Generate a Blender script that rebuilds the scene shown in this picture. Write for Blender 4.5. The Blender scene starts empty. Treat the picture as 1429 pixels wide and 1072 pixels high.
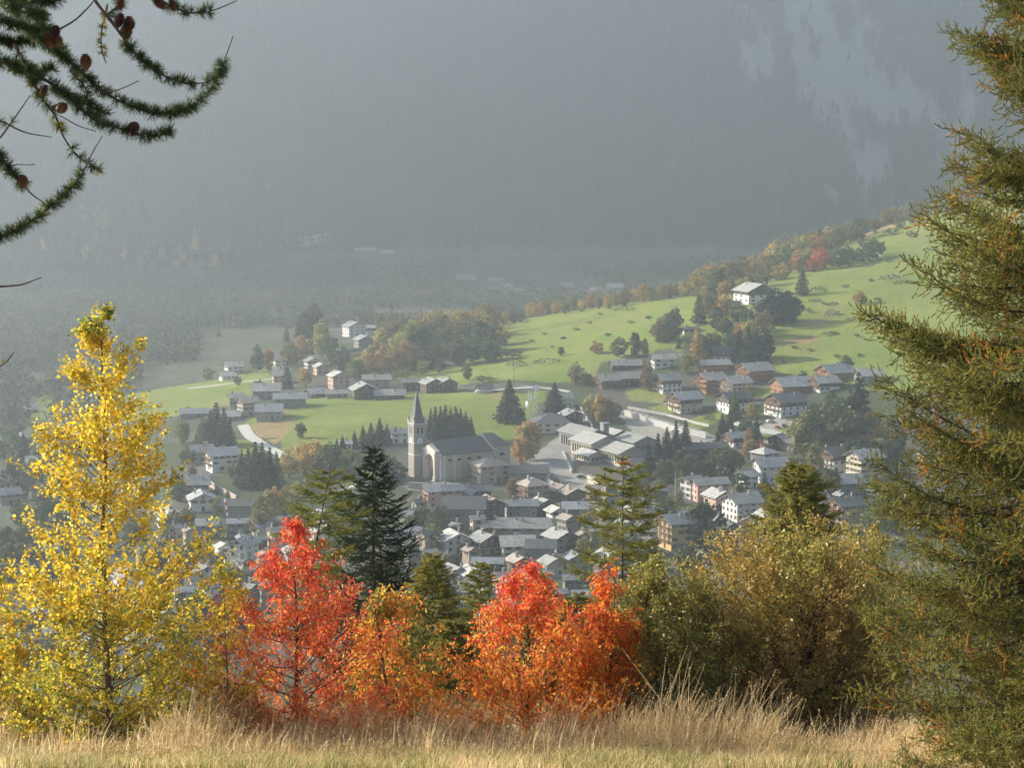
import bpy, math, random
import numpy as np
rng = np.random.default_rng(11)
random.seed(5)
R = math.radians
scene = bpy.context.scene
col = scene.collection

# ---------------------------------------------------------------- camera
FPX, PW, PH, PITCH = 2667.0, 1429.0, 1072.0, R(7.0)
cd = bpy.data.cameras.new('camera')
cam = bpy.data.objects.new('camera', cd); col.objects.link(cam)
cd.sensor_width = 36.0; cd.sensor_fit = 'HORIZONTAL'
cd.lens = FPX / PW * 36.0
cd.clip_start = 0.5; cd.clip_end = 20000
cam.location = (0, 0, 0); cam.rotation_euler = (R(90) - PITCH, 0, 0)
scene.camera = cam

# ---------------------------------------------------------------- sky, sun, exposure
SUN_AZ, SUN_EL = R(70), R(25)            # azimuth left of the view direction
w = bpy.data.worlds.new('World'); scene.world = w; w.use_nodes = True
nt = w.node_tree; nt.nodes.clear()
sky = nt.nodes.new('ShaderNodeTexSky'); sky.sky_type = 'NISHITA'; sky.sun_disc = False
sky.sun_elevation = SUN_EL; sky.sun_rotation = -SUN_AZ
sky.air_density = 1.0; sky.dust_density = 1.5; sky.altitude = 1400
bgn = nt.nodes.new('ShaderNodeBackground'); bgn.inputs['Strength'].default_value = 0.058
wo = nt.nodes.new('ShaderNodeOutputWorld')
nt.links.new(sky.outputs[0], bgn.inputs['Color']); nt.links.new(bgn.outputs[0], wo.inputs['Surface'])
to_sun = np.array([-math.sin(SUN_AZ) * math.cos(SUN_EL), math.cos(SUN_AZ) * math.cos(SUN_EL), math.sin(SUN_EL)])
sd = bpy.data.lights.new('sun', 'SUN'); sd.energy = 5.0; sd.angle = R(0.53); sd.color = (1.0, 0.91, 0.76)
so = bpy.data.objects.new('sun', sd); col.objects.link(so)
from mathutils import Vector, Matrix
so.rotation_euler = Vector(to_sun).to_track_quat('Z', 'Y').to_euler()
so.location = (-300, 300, 300)
scene.view_settings.view_transform = 'Standard'; scene.view_settings.look = 'None'
scene.view_settings.exposure = 1.5; scene.view_settings.gamma = 1.0
scene.cycles.max_bounces = 8; scene.cycles.diffuse_bounces = 2; scene.cycles.glossy_bounces = 2
scene.cycles.transmission_bounces = 4; scene.cycles.transparent_max_bounces = 8; scene.cycles.volume_bounces = 1
scene.cycles.sample_clamp_indirect = 4.0
HAZE_DENSITY, HAZE_G = 2.95e-4, 0.7

# ---------------------------------------------------------------- helpers
def tag(o, label=None, cat=None, group=None, kind=None):
    if label: o['label'] = label
    if cat: o['category'] = cat
    if group: o['group'] = group
    if kind: o['kind'] = kind
    return o

def empty(name, loc, rz=0.0, label=None, cat=None, group=None):
    o = bpy.data.objects.new(name, None); col.objects.link(o)
    o.empty_display_size = 1.0
    o.location = loc; o.rotation_euler = (0, 0, rz)
    return tag(o, label, cat, group)

def obj(name, me, parent=None):
    o = bpy.data.objects.new(name, me); col.objects.link(o)
    if parent is not None: o.parent = parent
    return o

def mesh_np(name, V, F, mat, tint=None, smooth=False, mi=None, tintd='FACE'):
    """V (n,3) floats, F (m,k) ints, tint (m,3) face colours"""
    me = bpy.data.meshes.new(name)
    V = np.asarray(V, np.float32); F = np.asarray(F, np.int32)
    me.vertices.add(len(V)); me.vertices.foreach_set('co', V.ravel())
    m, k = F.shape
    me.loops.add(m * k); me.loops.foreach_set('vertex_index', F.ravel())
    me.polygons.add(m); me.polygons.foreach_set('loop_start', np.arange(0, m * k, k, dtype=np.int32))
    if smooth: me.polygons.foreach_set('use_smooth', np.ones(m, bool))
    for q in (mat if isinstance(mat, (list, tuple)) else [mat]): me.materials.append(q)
    if mi is not None: me.polygons.foreach_set('material_index', np.asarray(mi, np.int32))
    if tint is not None:
        a = me.attributes.new('tint', 'FLOAT_COLOR', tintd)
        t = np.ones((len(tint), 4), np.float32); t[:, :3] = tint
        a.data.foreach_set('color', t.ravel())
    me.update(calc_edges=True); me.validate()
    return me

class MB:
    """collects polygons with material slots, builds ONE mesh"""
    def __init__(s): s.v = []; s.f = []; s.m = []; s.mats = []
    def slot(s, mat):
        if mat not in s.mats: s.mats.append(mat)
        return s.mats.index(mat)
    def poly(s, pts, mat):
        b = len(s.v); s.v += [tuple(p) for p in pts]; s.f.append(tuple(range(b, b + len(pts)))); s.m.append(s.slot(mat))
    def box(s, c, d, mat, rz=0.0, piv=(0, 0)):
        x, y, z = c; a, b, e = d[0] / 2, d[1] / 2, d[2] / 2
        P = [(x + i * a, y + j * b, z + k * e) for k in (-1, 1) for j in (-1, 1) for i in (-1, 1)]
        if rz:
            ca, sa = math.cos(rz), math.sin(rz)
            P = [(piv[0] + (p[0] - piv[0]) * ca - (p[1] - piv[1]) * sa, piv[1] + (p[0] - piv[0]) * sa + (p[1] - piv[1]) * ca, p[2]) for p in P]
        o = len(s.v); s.v += P; m = s.slot(mat)
        for q in ((0, 2, 3, 1), (4, 5, 7, 6), (0, 1, 5, 4), (2, 6, 7, 3), (0, 4, 6, 2), (1, 3, 7, 5)):
            s.f.append(tuple(o + i for i in q)); s.m.append(m)
    def prism(s, prof, axis, a, b, mat):
        """profile of (u,z) points extruded along axis ('x': u=y, 'y': u=x) from a to b"""
        n = len(prof); o = len(s.v); m = s.slot(mat)
        for t in (a, b):
            for u, z in prof: s.v.append((t, u, z) if axis == 'x' else (u, t, z))
        s.f.append(tuple(o + i for i in range(n))[::-1]); s.m.append(m)
        s.f.append(tuple(o + n + i for i in range(n))); s.m.append(m)
        for i in range(n):
            j = (i + 1) % n
            s.f.append((o + i, o + j, o + n + j, o + n + i)); s.m.append(m)
    def tube(s, pts, rad, mat, sides=6, cap=True):
        V, F = tube_np(np.array(pts, float), np.full(len(pts), rad) if np.isscalar(rad) else np.array(rad, float), sides)
        o = len(s.v); s.v += [tuple(p) for p in V]; m = s.slot(mat)
        for q in F: s.f.append(tuple(o + int(i) for i in q)); s.m.append(m)
        if cap:
            n = len(V)
            s.f.append(tuple(o + i for i in range(sides))[::-1]); s.m.append(m)
            s.f.append(tuple(o + n - sides + i for i in range(sides))); s.m.append(m)
    def mesh(s, name):
        me = bpy.data.meshes.new(name); me.from_pydata(s.v, [], s.f)
        for q in s.mats: me.materials.append(q)
        me.polygons.foreach_set('material_index', np.array(s.m, np.int32))
        me.update()
        import bmesh
        bm = bmesh.new(); bm.from_mesh(me); bmesh.ops.recalc_face_normals(bm, faces=bm.faces); bm.to_mesh(me); bm.free()
        return me
    def build(s, name, parent=None): return obj(name, s.mesh(name), parent)

def tube_np(P, r, sides=5):
    n = len(P)
    T = np.gradient(P, axis=0); T /= (np.linalg.norm(T, axis=1, keepdims=True) + 1e-9)
    ref = np.array([0.0, 0.0, 1.0]) if abs(T[0, 2]) < 0.9 else np.array([1.0, 0.0, 0.0])
    A = np.cross(T, ref); A /= (np.linalg.norm(A, axis=1, keepdims=True) + 1e-9)
    B = np.cross(T, A)
    a = np.arange(sides) * 2 * math.pi / sides
    V = P[:, None, :] + r[:, None, None] * (np.cos(a)[None, :, None] * A[:, None, :] + np.sin(a)[None, :, None] * B[:, None, :])
    i = np.arange(n - 1)[:, None] * sides; j = np.arange(sides)[None, :]; k = (j + 1) % sides
    F = np.stack([i + j, i + k, i + sides + k, i + sides + j], -1).reshape(-1, 4)
    return V.reshape(-1, 3), F

def join(parts):
    V, F, o = [], [], 0
    for v, f in parts: V.append(v); F.append(f + o); o += len(v)
    return np.concatenate(V), np.concatenate(F)

# value noise for terrain
_perm = rng.random((256, 256))
def vnoise(x, y):
    xi = np.floor(x).astype(int); yi = np.floor(y).astype(int); fx = x - xi; fy = y - yi
    fx = fx * fx * (3 - 2 * fx); fy = fy * fy * (3 - 2 * fy)
    g = lambda a, b: _perm[a & 255, b & 255]
    return (g(xi, yi) * (1 - fx) + g(xi + 1, yi) * fx) * (1 - fy) + (g(xi, yi + 1) * (1 - fx) + g(xi + 1, yi + 1) * fx) * fy - 0.5
def fbm(x, y, o=4):
    s = 0; a = 1.0
    for k in range(o): s = s + a * vnoise(x * 2 ** k + 17 * k, y * 2 ** k + 31 * k); a *= .5
    return s

# ---------------------------------------------------------------- materials
MATS = {}
def nodes_mat(name):
    m = bpy.data.materials.new(name); m.use_nodes = True
    t = m.node_tree; b = t.nodes['Principled BSDF']
    return m, t, b
def N(t, typ, **kw):
    n = t.nodes.new(typ)
    for k, v in kw.items():
        if k in n.inputs.keys(): n.inputs[k].default_value = v
        else: setattr(n, k, v)
    return n
def noisy(name, c1, c2, scale=1.0, rough=0.85, spec=0.3, bump=0.0, coord='Object', objrand=0.0, stretch=(1, 1, 1), metal=0.0):
    """procedural two-tone noise surface; scale per metre"""
    if name in MATS: return MATS[name]
    m, t, b = nodes_mat(name); L = t.links.new
    tc = N(t, 'ShaderNodeTexCoord'); mp = N(t, 'ShaderNodeMapping'); mp.inputs['Scale'].default_value = stretch
    L(tc.outputs[coord], mp.inputs['Vector'])
    n1 = N(t, 'ShaderNodeTexNoise', Scale=scale, Detail=6.0, Roughness=0.65); L(mp.outputs[0], n1.inputs['Vector'])
    rp = N(t, 'ShaderNodeValToRGB'); rp.color_ramp.elements[0].position = .32; rp.color_ramp.elements[1].position = .68
    rp.color_ramp.elements[0].color = (*c1, 1); rp.color_ramp.elements[1].color = (*c2, 1)
    L(n1.outputs['Fac'], rp.inputs['Fac'])
    out = rp.outputs['Color']
    if objrand:
        oi = N(t, 'ShaderNodeObjectInfo'); mr = N(t, 'ShaderNodeMapRange'); mr.inputs['To Min'].default_value = 1 - objrand; mr.inputs['To Max'].default_value = 1 + objrand
        L(oi.outputs['Random'], mr.inputs['Value'])
        mx = N(t, 'ShaderNodeVectorMath', operation='SCALE'); L(out, mx.inputs[0]); L(mr.outputs[0], mx.inputs['Scale']); out = mx.outputs[0]
    L(out, b.inputs['Base Color'])
    b.inputs['Roughness'].default_value = rough; b.inputs['Specular IOR Level'].default_value = spec; b.inputs['Metallic'].default_value = metal
    if bump:
        bp = N(t, 'ShaderNodeBump', Strength=bump, Distance=0.1); L(n1.outputs['Fac'], bp.inputs['Height']); L(bp.outputs[0], b.inputs['Normal'])
    MATS[name] = m; return m

def foliage(name, src='tint', transl=0.35, rough=0.5, spec=0.35, var=0.35, nscale=1.5):
    """leaf material: colour from the mesh's tint attribute, times the object's own colour when src is 'object'"""
    m, t, b = nodes_mat(name); L = t.links.new
    at = N(t, 'ShaderNodeAttribute', attribute_name='tint')
    c = at.outputs['Color']
    if src == 'object':
        oi = N(t, 'ShaderNodeObjectInfo'); mx = N(t, 'ShaderNodeVectorMath', operation='MULTIPLY'); L(oi.outputs['Color'], mx.inputs[0]); L(c, mx.inputs[1]); c = mx.outputs[0]
    L(c, b.inputs['Base Color']); b.inputs['Roughness'].default_value = rough; b.inputs['Specular IOR Level'].default_value = spec
    tr = N(t, 'ShaderNodeBsdfTranslucent'); L(c, tr.inputs['Color'])
    ms = N(t, 'ShaderNodeMixShader', Fac=transl); L(b.outputs[0], ms.inputs[1]); L(tr.outputs[0], ms.inputs[2])
    L(ms.outputs[0], t.nodes['Material Output'].inputs['Surface'])
    MATS[name] = m; return m

# ---------------------------------------------------------------- terrain
CP, SP = math.cos(PITCH), math.sin(PITCH)
def ray(px, py):
    u = (px - PW / 2) / FPX; v = (PH / 2 - py) / FPX
    d = np.array([u, CP + v * SP, -SP + v * CP]); return d / d[1]
def pt(px, py, Y): return ray(px, py) * Y

ctrl = []
for q in [(-300,900,560),(0,900,560),(350,900,560),(714,900,560),(1050,900,560),(1429,880,580),(1750,860,590),
          (0,800,680),(350,800,680),(714,800,680),(1050,800,680),(1400,780,700),
          (250,720,790),(714,720,790),(1100,720,790),(1429,715,790),(1700,690,800),
          (300,660,890),(600,660,900),(800,660,900),(1000,660,895),(1200,655,890),(1429,640,895),
          (-300,700,890),(0,700,890),(0,640,1015),(60,560,1260),(0,500,1600),(-300,500,1600),(250,620,1010),
          (1150,570,1010),(1429,555,1000),(900,590,1020),(1000,545,1080),(850,520,1130),(650,560,1070),(650,600,1000),
          (450,600,1000),(450,560,1090),(355,575,1060),(300,605,1020),(260,555,1180),(300,525,1290),(500,535,1190),(600,530,1190),
          (480,460,1650),(400,470,1650),(600,480,1350),(720,450,1450),(560,500,1280),(800,470,1270),(900,440,1300),(900,415,1450),
          (1000,400,1430),(1000,440,1220),(1150,470,1150),(1150,400,1300),(1250,350,1450),(1250,310,1600),(1330,292,1620),
          (1429,262,1600),(1429,450,1120),(1600,300,1450),(1700,560,1000)]:
    p = pt(*q); ctrl.append((p[0], p[1], p[2]))
for px, Y, z in [(740,1720,-166),(900,1720,-160),(1000,1720,-150),(1150,1820,-140),(1300,1900,-125),(1429,1950,-115),(1700,2000,-110),
                 (500,1900,-172),(200,1900,-174),(-200,1900,-174)]:
    ctrl.append((ray(px, 500)[0] * Y, Y, z))
for px in (-400, 0, 350, 714, 1080, 1429, 1800):
    for Y, z in ((350, -150), (2300, -177), (2600, -172), (2900, -150), (3400, -110)):
        ctrl.append((ray(px, 500)[0] * Y, Y, z))
C = np.array(ctrl); SC = 300.0
def _U(r2): return 0.5 * r2 * np.log(r2 + 1e-9)
_X = C[:, :2] / SC; _n = len(C)
_K = _U(((_X[:, None] - _X[None]) ** 2).sum(-1)) + np.eye(_n) * 0.004
_P = np.c_[np.ones(_n), _X]
_A = np.block([[_K, _P], [_P.T, np.zeros((3, 3))]])
_w = np.linalg.solve(_A, np.r_[C[:, 2], 0, 0, 0])
def far_h(x, y):
    x = np.asarray(x, float); y = np.asarray(y, float); sh = x.shape
    q = np.c_[x.ravel(), y.ravel()] / SC; out = np.empty(len(q))
    for i in range(0, len(q), 20000):
        s = q[i:i + 20000]
        r2 = ((s[:, None] - _X[None]) ** 2).sum(-1)
        out[i:i + 20000] = _U(r2) @ _w[:_n] + _w[_n] + s @ _w[_n + 1:]
    return out.reshape(sh)
def smax(a, b, k):
    h = np.clip(0.5 + 0.5 * (a - b) / k, 0, 1); return b * (1 - h) + a * h + k * h * (1 - h)
def near_h(x, y):
    e = y - 31.0 - 0.6 * np.sin(x * .7)
    base = -1.65 - 0.262 * y
    drop = np.where(e > 0, -0.24 * e + 0.24 * 3 * (1 - np.exp(-np.maximum(e, 0) / 3)), 0)
    return base + drop + 0.10 * fbm(x * .5, y * .5, 3)
MB_C, MB_S = math.cos(R(17)), math.sin(R(17))      # far mountain's strike: nearer on the left, shaped to keep its face in shade
def mount_h(x, y):
    q = y * MB_C - x * MB_S; p = x * MB_C + y * MB_S
    q0 = 2610 + 70 * np.sin(p / 420 + .6) + 200 * fbm(p / 700 + 3, q / 1500, 3)
    return np.minimum(-182 + 1.0 * (q - q0) + 36 * fbm(p / 200, q / 420, 4), 820 + 60 * fbm(p / 300, q / 300, 3))
def H(x, y):
    x = np.asarray(x, float); y = np.asarray(y, float)
    f = far_h(x, np.maximum(y, 300)) + 1.2 * fbm(x / 40, y / 40, 3) * np.clip((y - 400) / 400, 0, 1)
    m = mount_h(x, y)
    far = np.where(y > 2300, smax(m, f, 40), f)
    n = near_h(x, y)
    return np.where(y > 420, far, smax(n, far, 12))
def hz(x, y): return float(H(np.array([x]), np.array([y]))[0])

_ys = np.concatenate([np.arange(40, 600, 6.0), np.arange(600, 1750, 4.0), np.arange(1750, 4600, 12.0)])
_atc = {}
def at(px, py, maxY=4600, minY=420):
    """first point of the ground along the sight line of a place in the valley"""
    d = ray(px, py)
    ys = _ys[(_ys < maxY) & (_ys >= minY)]
    g = d[2] * ys - H(d[0] * ys, ys)
    k = np.where(g < 0)[0]
    if len(k) == 0 or k[0] == 0:
        i = int(np.argmin(g)); Y = ys[i]
    else:
        i = k[0]; Y = ys[i - 1] + (ys[i] - ys[i - 1]) * g[i - 1] / (g[i - 1] - g[i] + 1e-9)
    x = d[0] * Y
    return np.array([x, Y, hz(x, Y)])
# ---------------------------------------------------------------- land cover and ground sheet
def poly_world(pts, maxY=1700): return np.array([at(a, b, maxY)[:2] for a, b in pts])
def inside(poly, x, y):
    r = np.zeros(x.shape, bool); n = len(poly)
    for i in range(n):
        x1, y1 = poly[i]; x2, y2 = poly[(i + 1) % n]
        c = ((y1 > y) != (y2 > y)) & (x < (x2 - x1) * (y - y1) / (y2 - y1 + 1e-12) + x1)
        r ^= c
    return r
MEADOWS = [
 [(335,598),(352,578),(400,560),(480,553),(560,550),(640,546),(690,552),(765,545),(745,580),(715,612),(640,618),(600,608),(480,628),(420,650),(385,648),(395,618),(360,600)],
 [(520,522),(640,537),(700,530),(760,533),(830,528),(840,505),(905,495),(960,475),(1060,470),(1075,505),(1090,525),(1150,525),(1220,545),(1429,565),(1429,250),(1340,283),(1200,305),(1100,360),(960,414),(860,425),(740,440),(690,470),(640,510)],
 [(170,590),(250,580),(345,562),(400,536),(412,512),(340,520),(290,532),(170,552)],
 [(870,547),(905,535),(930,547),(925,562),(880,560)],[(905,568),(950,560),(960,572),(925,580)],
 [(960,588),(1000,572),(1015,578),(1000,590),(965,600)],[(1030,545),(1080,540),(1085,556),(1040,556)],[(1055,570),(1078,560),(1078,578),(1058,580)],
 [(1062,606),(1085,592),(1125,594),(1118,612),(1068,615)],
 [(762,634),(783,630),(798,656),(780,660)],[(930,485),(960,470),(950,492)],
 [(60,590),(84,560),(60,552),(30,575)],[(470,668),(520,655),(525,672),(480,690)],
 [(310,615),(350,612),(385,650),(340,640)]]
DRY = [[(345,598),(400,572),(412,590),(385,622)],[(1080,478),(1140,468),(1145,474),(1095,482)],[(1112,452),(1148,447),(1150,454),(1120,458)],
       [(66,552),(86,545),(92,556),(76,560)],[(683,548),(705,541),(712,552),(690,556)],[(1170,330),(1230,312),(1300,300),(1290,306),(1200,332)]]
YARDS = [[(735,640),(765,620),(790,600),(800,585),(830,560),(815,595),(800,640),(800,660),(835,665),(870,680),(860,700),(810,690),(770,660),(745,655)],
         [(862,575),(880,572),(975,600),(1000,612),(960,640),(915,640),(880,600)],[(1040,605),(1085,583),(1110,590),(1075,606)],
         [(1090,700),(1160,680),(1200,700),(1150,720)],[(560,672),(640,674),(660,690),(570,684)]]
MW = [poly_world(p) for p in MEADOWS]; DW = [poly_world(p) for p in DRY]; YW = [poly_world(p) for p in YARDS]

def ground_sheet():
    us = np.r_[np.linspace(-1.0, -.42, 60)[:-1], np.linspace(-0.42, 0.42, 561), np.linspace(.42, .6, 16)[1:]]  # unseen left extension, added so the ridge throws shade over the valley air
    y = 3.0; ys = [-30, -20, -12, -6, -2]
    while y < 4750: ys.append(y); y += max(0.3, 0.0042 * y) if y > 45 else 0.35
    ys = np.array(ys); Y = np.repeat(ys[:, None], len(us), 1)
    X = us[None, :] * (np.abs(Y) + 12)
    Z = H(X, Y)
    c = np.empty(X.shape + (3,))
    n1 = fbm(X / 30, Y / 30, 4); n2 = fbm(X / 9, Y / 9, 3)
    c[:] = (.115, .105, .085)
    g = (n1 > -.05); c[g] = (.07, .085, .04)                       # gardens between the houses
    near = Y < 60
    mead = np.zeros(X.shape, bool)
    jx = X + 2.5 * n2; jy = Y + 5 * n1
    for p in MW: mead |= inside(p, jx, jy)
    t = np.clip(.5 + n1 * .9, 0, 1)[..., None]
    c = np.where(mead[..., None], np.array((.155, .205, .035)) * t + np.array((.225, .25, .055)) * (1 - t), c)
    # old terrace edges and cattle tracks following the contours
    zz = Z + .8 * n1 + .25 * n2
    for step, off, wd, dk in ((4.2, 0.0, .075, .80), (6.5, 1.7, .05, 1.12), (2.6, .9, .05, .92)):
        fr = np.mod(zz + off, step) / step; on = mead & (Y > 600) & (fr < wd) & (fbm(X / 45 + off, Y / 45, 2) > -.12)
        c[on] = c[on] * dk
    br = mead & (Y > 600) & (fbm(X / 22 + 9, Y / 60 + 2, 4) > .42); c[br] = c[br] * .6 + np.array((.26, .22, .09)) * .4
    c[mead & (Y > 600)] *= (1 + .16 * fbm(X / 5, Y / 12, 3))[mead & (Y > 600)][:, None]
    for p in DW:
        k = inside(p, jx, jy) & (n2 > -.45); c[k] = (.30, .21, .10)
    for p in YW:
        k = inside(p, X, Y); c[k] = (.33, .31, .27)
    val = (Y > 1750); c[val] = (.12, .125, .095)  # floor tone lightened to stand in for the glow of the valley haze
    c[(Y > 1750) & (n1 > .22)] = (.15, .155, .10)
    lf = (X < -170 - .02 * Y) & ~mead & (Y > 600); c[lf & (n2 > -.2)] = (.09, .098, .065)
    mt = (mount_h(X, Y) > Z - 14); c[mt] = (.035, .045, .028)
    rk = rock_mask(X, Y, Z); c = c * (1 - rk[..., None]) + np.array((.29, .28, .27)) * rk[..., None]
    c = np.where(near[..., None], np.where((n2 > .1)[..., None], (.20, .19, .07), (.34, .27, .14)), c)
    nr, nc = X.shape
    i = np.arange(nr - 1)[:, None] * nc; j = np.arange(nc - 1)[None, :]
    F = np.stack([i + j, i + j + 1, i + nc + j + 1, i + nc + j], -1).reshape(-1, 4)
    m, t_, b = nodes_mat('ground'); L = t_.links.new
    a = N(t_, 'ShaderNodeAttribute', attribute_name='tint'); tc = N(t_, 'ShaderNodeTexCoord')
    ns = N(t_, 'ShaderNodeTexNoise', Scale=0.35, Detail=8.0, Roughness=.7); L(tc.outputs['Object'], ns.inputs['Vector'])
    mr = N(t_, 'ShaderNodeMapRange'); mr.inputs['From Min'].default_value = .3; mr.inputs['From Max'].default_value = .7; mr.inputs['To Min'].default_value = .72; mr.inputs['To Max'].default_value = 1.25
    L(ns.outputs['Fac'], mr.inputs['Value'])
    mx = N(t_, 'ShaderNodeVectorMath', operation='SCALE'); L(a.outputs['Color'], mx.inputs[0]); L(mr.outputs[0], mx.inputs['Scale'])
    L(mx.outputs[0], b.inputs['Base Color']); b.inputs['Roughness'].default_value = .95; b.inputs['Specular IOR Level'].default_value = .1
    me = mesh_np('ground', np.stack([X, Y, Z], -1).reshape(-1, 3), F, m, tint=c.reshape(-1, 3), smooth=True, tintd='POINT')
    o = obj('ground', me); tag(o, kind='structure')

# pale scree band high on the far mountain, a few gullies
_r0 = at(1050, 35); _r1 = at(1200, 150); _r2 = at(1330, 185)
def rock_mask(X, Y, Z):
    m = np.zeros(np.shape(X))
    for a, b, wd in ((_r0, _r1, 58), (at(1130, 60), _r1, 70), (_r1, _r2, 40), (at(1265, 90), at(1290, 190), 36), (at(1150, 40), at(1215, 120), 50)):
        d = b[:2] - a[:2]; l2 = (d ** 2).sum()
        s = np.clip(((X - a[0]) * d[0] + (Y - a[1]) * d[1]) / l2, 0, 1)
        r = np.hypot(X - a[0] - s * d[0], (Y - a[1] - s * d[1]) * .6)
        m = np.maximum(m, np.clip(.9 - r / wd + 2.6 * fbm(np.asarray(X) / 28, np.asarray(Y) / 60, 5), 0, 1) * (r < 2.2 * wd))
    return np.where(mount_h(X, Y) > Z - 20, m, 0)
ground_sheet()

# ---------------------------------------------------------------- the far forest: tens of thousands of conifers, one mass
def cone_unit(k):
    """unit conifer: three jagged skirts and a spike"""
    r = np.random.default_rng(100 + k); V = []; F = []
    for z0, z1, rad in ((.10, .55, .20), (.35, .78, .145), (.6, 1.0, .085)):
        o = len(V); V.append((0, 0, z1)); s = 6
        for i in range(s):
            a = i * 2 * math.pi / s + r.random() * .5; q = rad * (.7 + .6 * r.random())
            V.append((q * math.cos(a), q * math.sin(a), z0 + .08 * r.random()))
        for i in range(s): F.append((o, o + 1 + i, o + 1 + (i + 1) % s))
    return np.array(V), np.array(F)
def far_forest():
    m = foliage('far_foliage', transl=.15, spec=0.0)
    U = [cone_unit(k) for k in range(5)]
    r = np.random.default_rng(3); parts = []; tint = []
    n = 66000
    y = np.sqrt(r.uniform(1850 ** 2, 4400 ** 2, n)); x = r.uniform(-.33, .33, n) * y
    z = H(x, y)
    d = fbm(x / 130, y / 260, 4)
    keep = (rock_mask(x, y, z) < .35 + .5 * r.random(n)) & (d > -.6)
    keep &= (z < 540) & (mount_h(x, y) > far_h(x, y) - 12 + 60 * d)
    x, y, z = x[keep], y[keep], z[keep]; n = len(x)
    h = r.uniform(11, 21, n); kind = r.random(n); pick = r.integers(0, 5, n); an = r.uniform(0, 6.28, n)
    V = []; F = []; T = []; o = 0
    for i in range(n):
        v, f = U[pick[i]]; ca, sa = math.cos(an[i]), math.sin(an[i]); wd = h[i] * (1.0 if kind[i] < .7 else 1.25)
        q = np.empty_like(v); q[:, 0] = (v[:, 0] * ca - v[:, 1] * sa) * wd + x[i]; q[:, 1] = (v[:, 0] * sa + v[:, 1] * ca) * wd + y[i]; q[:, 2] = v[:, 2] * h[i] + z[i] - .5
        V.append(q); F.append(f + o); o += len(v)
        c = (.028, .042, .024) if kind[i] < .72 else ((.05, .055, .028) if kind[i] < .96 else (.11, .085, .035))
        T.append(np.tile(np.array(c) * (.8 + .4 * r.random()), (len(f), 1)))
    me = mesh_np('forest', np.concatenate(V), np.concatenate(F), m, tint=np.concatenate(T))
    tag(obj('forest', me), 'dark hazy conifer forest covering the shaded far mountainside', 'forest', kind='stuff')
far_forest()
def valley_wood():
    """mixed wood on the valley floor beyond the meadow, read as one hazy mass"""
    m = MATS['far_foliage']; r = np.random.default_rng(8); n = 28000
    y = np.sqrt(r.uniform(1130 ** 2, 2760 ** 2, n)); x = r.uniform(-.31, .20, n) * y; z = H(x, y)
    d = fbm(x / 110 + 4, y / 200, 4)
    lim = np.where(x / y < -.10, -.30, -.05)
    hidden = np.array([inside(p, x, y) for p in MW]).any(0)
    k = (d > lim) & ~hidden & (z < -140) & (mount_h(x, y) < z + 4) & (((x / y < -.165) & (y > 1420)) | (x / y < -.195) | (y > 1820))
    x, y, z = x[k], y[k], z[k]; n = len(x); h = r.uniform(8, 17, n); kind = r.random(n)
    P = []; S = []; T = []
    for i in range(n):
        q = 22; p = r.normal(size=(q, 3)); p /= np.linalg.norm(p, axis=1, keepdims=True); p *= r.uniform(.5, 1, (q, 1))
        wd = .17 if kind[i] < .4 else .36; t = (p[:, 2:3] + 1) / 2
        P.append(np.array([x[i], y[i], z[i] + h[i] * .5]) + p * h[i] * np.array([wd, wd, .5]) * (1.25 - t * (.9 if kind[i] < .4 else .3))); S.append(np.full(q, h[i] * .085))
        c = ((.06, .075, .05), (.11, .125, .075), (.16, .16, .09), (.21, .17, .09))[int(np.searchsorted([.4, .75, .93], kind[i]))]  # tints raised so the wood's colour carries some of the haze glow
        T.append(np.tile(np.array(c) * r.uniform(.75, 1.25), (q, 1)))
    P = np.concatenate(P); S = np.concatenate(S)[:, None]
    a = r.normal(size=P.shape); a /= np.linalg.norm(a, axis=1, keepdims=True); b = np.cross(a, r.normal(size=P.shape)); b /= np.linalg.norm(b, axis=1, keepdims=True)
    V = np.stack([P - a * S, P + b * S, P + a * S, P - b * S], 1).reshape(-1, 3)
    tag(obj('valley_wood', mesh_np('valley_wood', V, np.arange(len(V)).reshape(-1, 4), m, tint=np.concatenate(T))), 'hazy mixed wood on the valley floor beyond the hamlet', 'wood', kind='stuff')
valley_wood()

def haze():
    me = MB(); hm, t, b = nodes_mat('haze'); t.nodes.remove(b)
    pv = N(t, 'ShaderNodeVolumePrincipled'); pv.inputs['Color'].default_value = (.81, .905, 1.0, 1); pv.inputs['Density'].default_value = HAZE_DENSITY
    pv.inputs['Anisotropy'].default_value = HAZE_G
    t.links.new(pv.outputs[0], t.nodes['Material Output'].inputs['Volume'])
    me.box((-800, 2360, 375), (8600, 4880, 1190), hm)
    tag(me.build('haze'), 'pale autumn haze filling the valley', 'haze', kind='stuff')
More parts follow.
